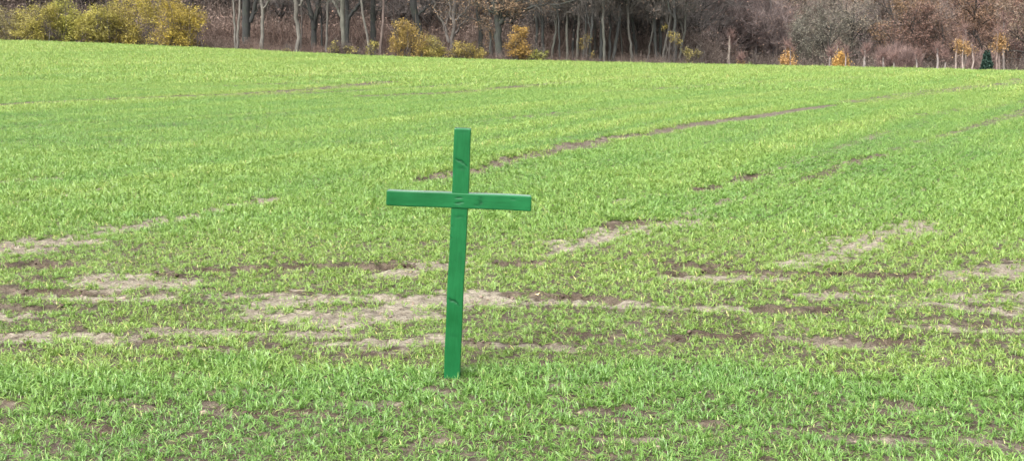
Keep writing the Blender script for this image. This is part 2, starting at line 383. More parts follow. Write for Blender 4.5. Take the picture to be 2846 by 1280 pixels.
# ---------------------------------------------------------------- scattering (stuff): prototypes and points live in one mesh
def scatter(name, pts, rot, scale, idx, tint, protos, mat, label, cat):
    V = [pts]; fs = []; pid = [np.zeros(len(pts), int)]; bl = [np.zeros(len(pts))]; n = len(pts)
    for k, mb in enumerate(protos):
        v = np.concatenate(mb.v); f = np.concatenate(mb.f)
        V.append(v); fs.append(f + n); n += len(v); pid.append(np.full(len(v), k + 1)); bl.append(np.concatenate(mb.a))
    V = np.concatenate(V); Q = np.concatenate(fs)
    me = bpy.data.meshes.new(name)
    me.vertices.add(len(V)); me.vertices.foreach_set('co', V.astype(np.float32).ravel())
    me.loops.add(Q.size); me.loops.foreach_set('vertex_index', Q.astype(np.int32).ravel())
    me.polygons.add(len(Q)); me.polygons.foreach_set('loop_start', np.arange(0, Q.size, 4, dtype=np.int32))
    def attr(nm, ty, arr, key='value'):
        a = me.attributes.new(nm, ty, 'POINT'); a.data.foreach_set(key, arr)
    m_ = len(V) - len(pts)
    attr('pid', 'INT', np.concatenate(pid).astype(np.int32)); attr('bl', 'FLOAT', np.concatenate(bl).astype(np.float32))
    attr('tint', 'FLOAT', np.concatenate([tint, np.zeros(m_)]).astype(np.float32))
    attr('which', 'INT', np.concatenate([idx, np.zeros(m_)]).astype(np.int32))
    attr('rot', 'FLOAT_VECTOR', np.concatenate([rot, np.zeros((m_, 3))]).astype(np.float32).ravel(), 'vector')
    attr('size', 'FLOAT_VECTOR', np.concatenate([scale, np.ones((m_, 3))]).astype(np.float32).ravel(), 'vector')
    me.update(calc_edges=True); me.materials.append(mat)
    o = link(name, me, None); tag(o, label, cat, kind='stuff')
    ng = bpy.data.node_groups.new(name, 'GeometryNodeTree')
    ng.interface.new_socket('Geometry', in_out='INPUT', socket_type='NodeSocketGeometry')
    ng.interface.new_socket('Geometry', in_out='OUTPUT', socket_type='NodeSocketGeometry')
    gi = ng.nodes.new('NodeGroupInput'); go = ng.nodes.new('NodeGroupOutput')
    def named(nm, ty):
        a = ng.nodes.new('GeometryNodeInputNamedAttribute'); a.data_type = ty; a.inputs['Name'].default_value = nm
        return a.outputs[0]
    pidn = named('pid', 'INT')
    def sep(k):
        c = ng.nodes.new('FunctionNodeCompare'); c.data_type = 'INT'; c.operation = 'EQUAL'
        ng.links.new(pidn, c.inputs[2]); c.inputs[3].default_value = k
        s = ng.nodes.new('GeometryNodeSeparateGeometry'); s.domain = 'POINT'
        ng.links.new(gi.outputs[0], s.inputs[0]); ng.links.new(c.outputs[0], s.inputs[1]); return s.outputs[0]
    base = sep(0); g2 = ng.nodes.new('GeometryNodeGeometryToInstance')
    for k in range(len(protos), 0, -1): ng.links.new(sep(k), g2.inputs[0])
    mp_ = ng.nodes.new('GeometryNodeMeshToPoints'); ng.links.new(base, mp_.inputs[0])
    ip = ng.nodes.new('GeometryNodeInstanceOnPoints')
    ng.links.new(mp_.outputs[0], ip.inputs['Points']); ng.links.new(g2.outputs[0], ip.inputs['Instance'])
    ip.inputs['Pick Instance'].default_value = True
    ng.links.new(named('which', 'INT'), ip.inputs['Instance Index'])
    ng.links.new(named('rot', 'FLOAT_VECTOR'), ip.inputs['Rotation']); ng.links.new(named('size', 'FLOAT_VECTOR'), ip.inputs['Scale'])
    sm = ng.nodes.new('GeometryNodeSetMaterial'); sm.inputs['Material'].default_value = mat
    ng.links.new(ip.outputs[0], sm.inputs[0]); ng.links.new(sm.outputs[0], go.inputs[0])
    md = o.modifiers.new('scatter', 'NODES'); md.node_group = ng
    return o

# ---------------------------------------------------------------- the young crop
def plant(nb, lmin, lmax, w, spread, flat, yellow=.04):
    """a plant of arching blades"""
    mb = MB(); seg = 4
    for _ in range(nb):
        L = RNG.uniform(lmin, lmax); az = RNG.uniform(0, 2 * math.pi); el = RNG.uniform(*flat)
        w0 = w * RNG.uniform(.7, 1.2); o = np.array([RNG.normal() * spread, RNG.normal() * spread, -.008])
        bend = RNG.uniform(.2, 1.5); tw = RNG.uniform(-.9, .9)
        pts = []; p_ = o.copy(); e = el
        for k in range(seg + 1):
            pts.append(p_.copy()); p_ = p_ + L / seg * np.array([math.cos(az) * math.cos(e), math.sin(az) * math.cos(e), math.sin(e)])
            e -= bend * (k + 1) / seg * .8; az += RNG.normal() * .12
        vs = []
        for k, q in enumerate(pts):
            ww = w0 * (.6, 1, .9, .62, .12)[k] / 2
            a2 = az + math.pi / 2; s_ = np.array([math.cos(a2) * math.cos(tw * k / seg), math.sin(a2) * math.cos(tw * k / seg), math.sin(tw * k / seg)])
            vs += [q - s_ * ww, q + s_ * ww]
        f = [[2 * k, 2 * k + 1, 2 * k + 3, 2 * k + 2] for k in range(seg)]
        b0 = .99 if RNG.random() < yellow else np.clip(RNG.normal(.55, .2), .05, .93)
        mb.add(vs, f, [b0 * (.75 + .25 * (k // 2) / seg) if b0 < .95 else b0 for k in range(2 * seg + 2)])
    return mb
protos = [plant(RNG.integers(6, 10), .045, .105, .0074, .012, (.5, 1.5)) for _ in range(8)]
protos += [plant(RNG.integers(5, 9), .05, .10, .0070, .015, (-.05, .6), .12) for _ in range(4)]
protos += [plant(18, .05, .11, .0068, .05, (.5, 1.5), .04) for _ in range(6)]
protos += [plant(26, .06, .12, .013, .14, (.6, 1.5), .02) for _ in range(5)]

def crop_points(y0, y1, dens, lo, hi, scale, zone):
    pad = 3.6 if y1 < 11 else 3.0
    A = (y1 - y0) * 2 * (.44 * y1 + pad); n = int(A * dens)
    y = RNG.uniform(y0, y1, n); x = RNG.uniform(-1, 1, n) * (.44 * y1 + pad)
    k = np.abs(x) < .44 * y + pad; x = x[k]; y = y[k]
    # drilled rows, about 12.5 cm apart, running towards the wood on the right
    if y0 < 40:
        a = math.radians(62); q = -x * math.sin(a) + y * math.cos(a); p_ = x * math.cos(a) + y * math.sin(a)
        row = np.round(q / .125) * .125; row = row + RNG.normal(0, .024 + .02 * sstep(12, 4, y), len(x))
        usr = y > 6.3 + .25 * np.sin(x * 1.3)
        q2 = np.where(usr, row, q)
        x = np.where(usr, -q2 * math.sin(a) + p_ * math.cos(a), x); y = np.where(usr, q2 * math.cos(a) + p_ * math.sin(a), y)
    b, d = masks(x, y)
    en = (fbm(x * 1.4, y * 2, 55, 3) - .5) * 1.1
    trk = sstep(5.55 + en, 6.0 + en, y) * (1 - sstep(8.9, 11.0, y))
    n1 = fbm(x * 3.2, y * 4.5, 41, 4); n2 = fbm(x * .9, y * 1.2, 47, 3)
    verge = 1 - sstep(5.5 + en, 6.0 + en, y)
    thin = sstep(.52, .72, n1) * (.35 * trk + .18 * sstep(5.6, 5.0, y)) + .08 * trk
    nfine = fbm(x * 14, y * 14, 61, 2); bb = b; b = b * np.clip(1.25 - 1.1 * sstep(.45, .8, nfine) * (zone == 0) * (d < .5) + .1 * (d > .7), 0, 1.1)
    keep = RNG.random(len(x)) > np.clip(np.minimum(b * (1.02 + .1 * zone), .93 - .28 * (1 - sstep(5.3, 5.9, y)) + .1 * (zone > 0)) + thin, 0, .97 + .03 * (zone > 0))
    x, y, b, d, n1, n2, trk, verge = [q[keep] for q in (x, y, b, d, n1, n2, trk, verge)]
    inpost = (np.abs(x + .286) < .045) & (np.abs(y - 5.64) < .05)
    x, y, b, d, n1, n2, trk, verge = [q[~inpost] for q in (x, y, b, d, n1, n2, trk, verge)]
    z = height(x, y)
    nr = 1 - sstep(14, 30, np.hypot(x, y))
    z = z + nr * ((fbm(x * 7, y * 9, 21, 4) - .5) * .05) * (.45 + .9 * np.clip(b, 0, 1)) - nr * .03 * sstep(.3, 1, b) * (.4 + d)
    aa = math.radians(62); sq = -x * math.sin(aa) + y * math.cos(aa); sp_ = x * math.cos(aa) + y * math.sin(aa)
    streak = (fbm(sq * 1.6, sp_ * .05, 71, 3) - .5) * sstep(9, 16, y)
    sc = scale * RNG.uniform(.65, 1.25, len(x)) * (1 - .32 * trk) * (1 - .25 * np.clip(b, 0, 1)) * (.8 + .45 * n2) * (1 + .9 * streak)
    tall = verge * sstep(5.4, 5.9, y); sc = sc * (1 + .12 * tall) * (1 - .2 * sstep(5.6, 4.6, y)) * (1 - .12 * verge)
    far = sstep(14, 60, y)
    ti = .44 + (n2 - .5) * .45 + (n1 - .5) * .25 + .16 * trk + .22 * far - .20 * verge + RNG.normal(0, .09, len(x)) + .25 * np.clip(b, 0, .6) + streak * .95
    foot = (np.abs(x + .287) < .07) & (y > 5.3) & (y < 5.65); sc = np.where(foot, sc * .62, sc)
    idx = RNG.integers(lo, hi, len(x))
    if zone == 0:
        flat = RNG.random(len(x)) < .16 + .35 * trk * (1 - n1) + .22 * (y < 5.3)
        idx = np.where(flat, RNG.integers(8, 12, len(x)), idx)
    rot = np.stack([RNG.normal(0, .12, len(x)), RNG.normal(0, .12, len(x)), RNG.uniform(0, 6.283, len(x))], 1)
    return np.stack([x, y, z], 1), rot, np.stack([sc, sc, sc * RNG.uniform(.8, 1.15, len(x))], 1), idx, np.clip(ti, 0, 1)
parts = [crop_points(2.4, 6.2, 1900, 0, 8, .70, 0), crop_points(6.2, 10, 1400, 0, 8, .74, 0), crop_points(10, 17, 900, 0, 8, .84, 0), crop_points(17, 36, 300, 12, 18, .74, 1), crop_points(36, 73, 55, 18, 23, .95, 2)]
pts, rot, sca, idx, tin = [np.concatenate([q[k] for q in parts]) for k in range(5)]
print('crop plants', len(pts))
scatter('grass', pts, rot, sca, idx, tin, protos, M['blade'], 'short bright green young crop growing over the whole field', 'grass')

# loose clods lying on the bare soil
def clodmesh():
    mb = MB(); n = 5; th = np.linspace(0, math.pi, n); v = []
    for t in th:
        for q in range(6):
            a = q * math.pi / 3; r = math.sin(t) * RNG.uniform(.7, 1.15) + .02
            v.append((r * math.cos(a) * 1.2, r * math.sin(a), math.cos(t) * RNG.uniform(.45, .7)))
    f = [[i * 6 + j, i * 6 + (j + 1) % 6, (i + 1) * 6 + (j + 1) % 6, (i + 1) * 6 + j] for i in range(n - 1) for j in range(6)]
    mb.add(v, f, .5); return mb
n = 90000; y = RNG.uniform(4, 16, n); x = RNG.uniform(-1, 1, n) * (.44 * y + 1)
b, d = masks(x, y); k = RNG.random(n) < np.clip(b, 0, 1) * (.10 + .45 * d) + .012
x, y, b, d = x[k], y[k], b[k], d[k]
z = height(x, y); nr = 1 - sstep(14, 30, np.hypot(x, y))
z = z + nr * ((fbm(x * 7, y * 9, 21, 4) - .5) * .05) * (.45 + .9 * np.clip(b, 0, 1)) - nr * .03 * sstep(.3, 1, b) * (.4 + d)
sz = np.minimum(RNG.lognormal(0, .45, len(x)) * .008 * (.8 + .8 * d), .017)
M['clod'] = leafmat('clods', [(0, (.12, .095, .078)), (1, (.12, .095, .078))], trans=0, rough=.95, spec=.1, tint=[(0, (1.5, 1.45, 1.4)), (.5, (.8, .75, .7)), (1, (.35, .3, .28))])
scatter('soil_clods', np.stack([x, y, z], 1), np.stack([RNG.normal(0, .3, len(x)), RNG.normal(0, .3, len(x)), RNG.uniform(0, 6.28, len(x))], 1),
        np.stack([sz] * 3, 1), RNG.integers(0, 5, len(x)), np.clip(d + RNG.normal(0, .25, len(x)), 0, 1), [clodmesh() for _ in range(5)], M['clod'],
        'small crumbs of brown soil lying in the ruts and bare streaks', 'soil clods')

# a few fallen leaves
def fallen(u, v, size, col, label):
    x, y = on_ground(u, v); z = hgt(x, y)
    mb = MB(); n = 7; vs = []
    for k in range(n + 1):
        t = k / n; w = math.sin(math.pi * t ** .8) * .36 + .01
        vs += [(t - .5, -w, .12 * math.sin(3 * t) + .10 * w), (t - .5, 0, .12 * math.sin(3 * t)), (t - .5, w, .12 * math.sin(3 * t) + .14 * w)]
    f = []
    for k in range(n): f += [[3 * k, 3 * k + 1, 3 * k + 4, 3 * k + 3], [3 * k + 1, 3 * k + 2, 3 * k + 5, 3 * k + 4]]
    mb.add(np.array(vs) * size, f, .8)
    mb.tube(np.array([(.48, 0, .02), (.62, .03, .05), (.75, .02, .02)]) * size, [size * .02] * 3, 4, .4)
    o = link('fallen_leaf', mb.mesh('fallen_leaf'), M['ochre'], None, (x, y, z + .055)); o.rotation_euler = (.35, RNG.uniform(-.3, .3), RNG.uniform(0, 6)); o.color = (*col, 1)
    tag(o, label, 'leaf', 'fallen leaves on the field')
fallen(1495, 842, .045, (1.7, 1.9, 3.0), 'pale cream fallen leaf on the track to the right of the cross')

# ---------------------------------------------------------------- the green cross
m, nt, out = newmat('green_paint'); M['paint'] = m
tc = N(nt, 'ShaderNodeTexCoord'); mp = N(nt, 'ShaderNodeMapping'); mp.inputs['Scale'].default_value = (1, 1, .12); nt.links.new(tc.outputs['UV'], mp.inputs[0])
atk = N(nt, 'ShaderNodeAttribute', attribute_name='bl')
n1 = noise(nt, 9, 5, mp.outputs[0], .6, .8); n2 = noise(nt, 60, 4, mp.outputs[0], .6); n3 = noise(nt, 5, 4, tc.outputs['Object'])
mud = N(nt, 'ShaderNodeSeparateXYZ'); nt.links.new(tc.outputs['Object'], mud.inputs[0])
c = ramp(nt, [(.2, (.0045, .066, .019)), (.5, (.0062, .082, .0245)), (.8, (.009, .096, .031))], n1)
c = mixc(nt, c, (.0022, .026, .011), atk.outputs['Fac'])
c = mixc(nt, c, ramp(nt, [(.35, (.72, .78, .72)), (.65, (1.12, 1.1, 1.1))], n3), 1.0, 'MULTIPLY')
spl = noise(nt, 85, 3, tc.outputs['Object'], .6); spr = ramp(nt, [(.60, (0, 0, 0)), (.66, (.7, .7, .7))], spl)
p = N(nt, 'ShaderNodeBsdfPrincipled'); nt.links.new(c, p.inputs['Base Color'])
r = ramp(nt, [(.3, (.36, .36, .36)), (.7, (.6, .6, .6))], n3); nt.links.new(r, p.inputs['Roughness']); p.inputs['Specular IOR Level'].default_value = .1; p.inputs['Coat Weight'].default_value = 1; p.inputs['Coat Roughness'].default_value = .12; p.inputs['Coat IOR'].default_value = 1.28
bp = N(nt, 'ShaderNodeBump'); bp.inputs['Strength'].default_value = .15; bp.inputs['Distance'].default_value = .003
nt.links.new(n2, bp.inputs['Height']); nt.links.new(bp.outputs[0], p.inputs['Normal']); nt.links.new(p.outputs[0], out.inputs[0])

def timber(name, length, w, d, dents_and_shade, parent, horizontal, off):
    """squared timber with eased edges; length along local z, front faces -y"""
    prof = []; r = .005
    nf = 26
    for k in range(nf + 1): prof.append((-w / 2 + r + (w - 2 * r) * k / nf, -d / 2))
    for a in (-60, -30): prof.append((w / 2 - r + r * math.cos(math.radians(a)), -d / 2 + r + r * math.sin(math.radians(a))))
    for k in range(7): prof.append((w / 2, -d / 2 + r + (d - 2 * r) * k / 6))
    for a in (30, 60): prof.append((w / 2 - r + r * math.cos(math.radians(a)), d / 2 - r + r * math.sin(math.radians(a))))
    for k in range(9): prof.append((w / 2 - r - (w - 2 * r) * k / 8, d / 2))
    for a in (120, 150): prof.append((-w / 2 + r + r * math.cos(math.radians(a)), d / 2 - r + r * math.sin(math.radians(a))))
    for k in range(7): prof.append((-w / 2, d / 2 - r - (d - 2 * r) * k / 6))
    for a in (210, 240): prof.append((-w / 2 + r + r * math.cos(math.radians(a)), -d / 2 + r + r * math.sin(math.radians(a))))
    prof = np.array(prof); npf = len(prof)
    nz = int(length / .004); zs = np.linspace(0, length, nz + 1)
    rings = [(z, 1 if .005 < z < length - .005 else 1 - .09 * (1 - min(z, length - z) / .005) ** 1.6) for z in zs]
    rings = [(0, .02), (0, .5)] + rings + [(length, .5), (length, .02)]
    V = []; A = []
    for z, s in rings:
        wob = .0012 * math.sin(z * 7.3 + 1) + .0007 * math.sin(z * 19)
        for x, y in prof * s: V.append((x + wob, y + wob * .5, z))
    V = np.array(V); A = np.zeros(len(V))
    g = .5 * (fbm(V[:, 0] * 60 + 3, V[:, 2] * 9, 77, 3) - .5) * .0009
    front = V[:, 1] < -d / 2 * .8
    V[:, 1] += np.where(front, g, 0)
    for (x0, z0, x1, z1, wd, dep, dk) in dents_and_shade:
        dx, dz = x1 - x0, z1 - z0; q = max(dx * dx + dz * dz, 1e-9)
        t = np.clip(((V[:, 0] - x0) * dx + (V[:, 2] - z0) * dz) / q, 0, 1)
        wgl = .0018 * np.sin(t * 9 + x0 * 50)
        dist = np.hypot(V[:, 0] - x0 - t * dx, V[:, 2] - z0 - t * dz + wgl)
        e = np.exp(-(dist / wd) ** 2) * (front) * (.55 + .45 * np.sin(t * 3.14))
        V[:, 1] += e * dep * .75; A = np.maximum(A, e * dk * 1.0)
    nr_ = len(rings); i = np.arange(nr_ - 1)[:, None] * npf; j = np.arange(npf)[None, :]; k = (j + 1) % npf
    Q = np.stack([i + j, i + k, i + npf + k, i + npf + j], -1).reshape(-1, 4)
    UVW = V.copy()
    if horizontal:
        V = np.stack([V[:, 2] - length / 2, V[:, 1], -V[:, 0]], 1)
    mb = MB(); mb.add(V + np.array(off), Q, A)
    me = mb.mesh(name, True)
    uv = me.uv_layers.new(name='UVMap'); vi = np.zeros(len(me.loops), np.int32); me.loops.foreach_get('vertex_index', vi)
    uv.data.foreach_set('uv', np.stack([UVW[vi, 0] * 10, UVW[vi, 2] * 1.2], 1).astype(np.float32).ravel())
    return link(name, me, M['paint'], parent)
CX, CY = -.286, 5.65
cross = empty('wooden_cross', (CX, CY, hgt(CX, CY)), 'green painted wooden cross leaning slightly, standing upright in the field', 'cross')
cz = 1.183; LOW = .14
# dents are given from the foot of the timber (which is LOW below the ground)
zz = lambda v: LOW + (1052 - v) / 583.0
post = timber('post', cz + LOW, .078, .062, [
    (-.026, zz(446), .012, zz(453), .0035, .004, .95), (-.005, zz(452), .030, zz(464), .0028, .003, .6), (-.010, zz(468), .015, zz(470), .008, .0015, .35),
    (-.020, zz(602), .020, zz(600), .006, .0016, .35), (-.030, zz(829), .004, zz(836), .0055, .004, .9), (.002, zz(834), .018, zz(846), .004, .003, .7),  # faint mark just below the crossbar is its shadow, painted and dented in
    (-.018, zz(560), .016, zz(558), .004, .002, .4), (-.033, zz(628), -.031, zz(629), .003, .003, .9), (-.012, zz(372), .020, zz(370), .010, .0008, .2),
    (-.030, zz(660), -.0295, zz(661), .003, .003, .8), (.010, zz(700), .012, zz(720), .006, .001, .2), (-.01, zz(930), .01, zz(932), .008, .001, .2),
    (.030, zz(776), .038, zz(790), .003, .002, .5)], cross, False, (0, 0, -LOW))
bar = timber('crossbar', .672, .071, .062, [
    # (across, along, ...): across is downwards here
    (-.013, .318, -.015, .352, .0032, .004, .85), (.012, .322, .006, .356, .0036, .004, .85), (.016, .330, .018, .350, .0024, .002, .6),
    (-.033, .303, -.033, .303, .001, 0, 0), (-.006, .438, .012, .436, .0085, .0022, .75), (-.022, .43, -.014, .445, .005, .0015, .4), (-.028, .14, -.026, .16, .004, .001, .3),
    (.016, .41, .02, .425, .004, .0015, .4), (-.02, .575, -.018, .60, .004, .0015, .4)], cross, True, (0, -.0035, 0))
LEAN = math.radians(2.95)
post.rotation_euler = (0, LEAN, 0)
zb = .847
bar.location = (zb * math.tan(LEAN) - .004, 0, zb); bar.rotation_euler = (0, math.radians(2.6), 0)
cross.rotation_euler = (0, 0, math.radians(.5))

# ---------------------------------------------------------------- trees
def poly_resample(pts, n):
    pts = np.asarray(pts, float); s = np.concatenate([[0], np.cumsum(np.linalg.norm(np.diff(pts, axis=0), axis=1))])
    t = np.linspace(0, s[-1], n)
    return np.stack([np.interp(t, s, pts[:, k]) for k in range(3)], 1), t / s[-1]
def wander(p, d, L, n, wob, up):
    out = [np.array(p, float)]; d = np.array(d, float); d /= np.linalg.norm(d)
    for k in range(n):
        d = d + RNG.normal(0, wob, 3) + np.array([0, 0, up]); d /= np.linalg.norm(d)
        out.append(out[-1] + d * L / n)
    return np.array(out)
def limb_tree(mb, tips, p, d, L, r, depth, a, wob=.22, up=.08):
    """a limb with its own branches; collects (point, direction) samples where twigs start"""
    pl = wander(p, d, L, 6, wob, up); rr = np.linspace(r, r * .35, 7)
    mb.tube(pl, rr, 6 if r > .05 else (5 if r > .02 else 3), a, rough=.15)
    dd = np.gradient(pl, axis=0)
    if depth > 0:
        for _ in range(3 if depth > 1 else 4):
            k = RNG.integers(1, 7); s = RNG.normal(0, 1, 3); s -= s.dot(dd[k]) * dd[k] / max(dd[k].dot(dd[k]), 1e-6); s /= np.linalg.norm(s) + 1e-6
            limb_tree(mb, tips, pl[k], dd[k] / np.linalg.norm(dd[k]) * .8 + s * .8, L * RNG.uniform(.4, .65), rr[k] * .6, depth - 1, a, wob * 1.1, up)
    for k in range(1 if depth else 0, 7): tips.append((pl[k], dd[k] / (np.linalg.norm(dd[k]) + 1e-6)))
def crown_mesh(tips, ntw, tlen, trad, nleaf, lsize, leafdark=(.1, 1)):
    tp = np.array([t[0] for t in tips]); td = np.array([t[1] for t in tips])
    k = RNG.integers(0, len(tp), ntw)
    d = td[k] + RNG.normal(0, .7, (ntw, 3)) + np.array([0, 0, .25])
    mb = MB(); L = RNG.uniform(*tlen, ntw)
    ends = mb.twigs(tp[k] + RNG.normal(0, .05, (ntw, 3)), d, L, RNG.uniform(.6, 1.2, ntw) * trad, RNG.uniform(0, 1, ntw))
    lf = None
    if nleaf:
        lf = MB(); q = RNG.integers(0, ntw, nleaf)
        # leaves come in clumps: whole twigs are light or dark
        tone = RNG.random(ntw); t_ = RNG.random(nleaf) ** .6
        c = (tp[k][q] * (1 - t_)[:, None] + ends[q] * t_[:, None]) + RNG.normal(0, lsize * .9, (nleaf, 3))
        lf.leaves(c, RNG.uniform(.7, 1.3, nleaf) * lsize, np.clip(tone[q] * .7 + RNG.random(nleaf) * .35, 0, 1))
    return mb, lf

def hero(name, label, Y, trunk, w0, w1, bark, limbs=(), col=(1, 1, 1), Hh=11, r_up=True, leaves=0, lmat='russet', group='trees along the woodland edge', ntw=420, lsize=.10, cat='tree', lcol=(1,1,1), wig=1.0, crown_v=0):
    """a tree whose trunk and lower limbs follow measured points at Y metres; above them it grows on freely"""
    pp = [P(u, v, Y) for u, v in trunk]; pp = [np.array([p_[0], Y + RNG.normal(0, .05), p_[2]]) for p_ in pp]
    gz_ = hgt(pp[0][0], Y)
    base = np.array([pp[0][0] + (pp[0][0] - pp[1][0]) * .1, Y, gz_]); m_per = Y / F
    chain = [base - np.array([0, 0, .15])] + pp
    top = pp[-1]; dirn = pp[-1] - pp[-2]; dirn /= np.linalg.norm(dirn)
    for k in range(5):
        dirn = dirn + RNG.normal(0, .09, 3); dirn[2] = abs(dirn[2]) + .05; dirn /= np.linalg.norm(dirn)
        top = top + dirn * (Hh - pp[-1][2] + gz_) / 5.5; chain.append(top)
    c, t = poly_resample(chain, 26); tot = c[-1][2] - base[2]
    zrel = (c[:, 2] - base[2]); zvis = pp[-1][2] - base[2]
    r0, r1 = w0 * m_per / 2, w1 * m_per / 2
    rad = np.where(zrel < zvis, r0 + (r1 - r0) * np.clip(zrel / zvis, 0, 1), r1 * (1 - .85 * (zrel - zvis) / max(tot - zvis, .1)))
    rad = rad * (1 + .35 * np.exp(-np.clip(zrel, 0, 9) / .35)) * (1 + RNG.normal(0, .05, 26)); c[1:-1] += RNG.normal(0, .02 * wig, (24, 3))
    o = empty(name, base, label, cat, group)
    mb = MB(); tips = []; a = .5
    mb.tube(c - base, rad, 9, a, rough=.12)
    for lp, lw0, lw1 in limbs:
        q = [P(u, v, Y) for u, v in lp]; dy = RNG.normal(0, .35); q = [np.array([s_[0], Y + dy * i_ / len(q), s_[2]]) for i_, s_ in enumerate(q)]
        qs, _ = poly_resample(q, 3 * len(q)); qs[1:] += RNG.normal(0, .035, (len(qs) - 1, 3))
        mb.tube(qs - base, np.linspace(lw0, lw1, len(qs)) * m_per / 2, 7, a, rough=.15)
        dd = np.gradient(qs, axis=0)
        for k in range(2, len(qs), 2):
            s_ = RNG.normal(0, .6, 3) + np.array([0, 0, .5]); limb_tree(mb, tips, qs[k] - base, dd[k] / np.linalg.norm(dd[k]) + s_, RNG.uniform(.5, 1.2), lw1 * m_per * .3, 1, a, .3)
        limb_tree(mb, tips, qs[-1] - base, dd[-1], RNG.uniform(1.5, 3), lw1 * m_per / 2 * .95, 1, a, .2)
    for k in range(26 if crown_v else 0):
        zt = P(0, RNG.uniform(-60, crown_v), Y)[2] - base[2]; i_ = int(np.argmin(np.abs(zrel - zt))); az = RNG.uniform(0, 6.283)
        limb_tree(mb, tips, c[i_] - base, (math.cos(az), math.sin(az), .7), RNG.uniform(.5, 1.3), .012, 1, a, .3)
    for k in range(9):
        f_ = RNG.uniform(.45, .97); i_ = int(f_ * 25); az = RNG.uniform(0, 6.283)
        limb_tree(mb, tips, c[i_] - base, (math.cos(az), math.sin(az), .75), Hh * RNG.uniform(.16, .3), rad[i_] * .5 + .008, 2 if w0 > 9 else 1, a)
    link('trunk', mb.mesh('trunk', True), M[bark], o).color = (*col, 1)
    cm, lf = crown_mesh(tips, ntw, (.35, 1.0), .009, leaves, lsize)
    cr = link('crown', cm.mesh('crown'), M['twig'], o); cr.color = (*col, 1)
    if lf: link('leaves', lf.mesh('leaves'), M[lmat], cr).color = (*lcol, 1)
    return o

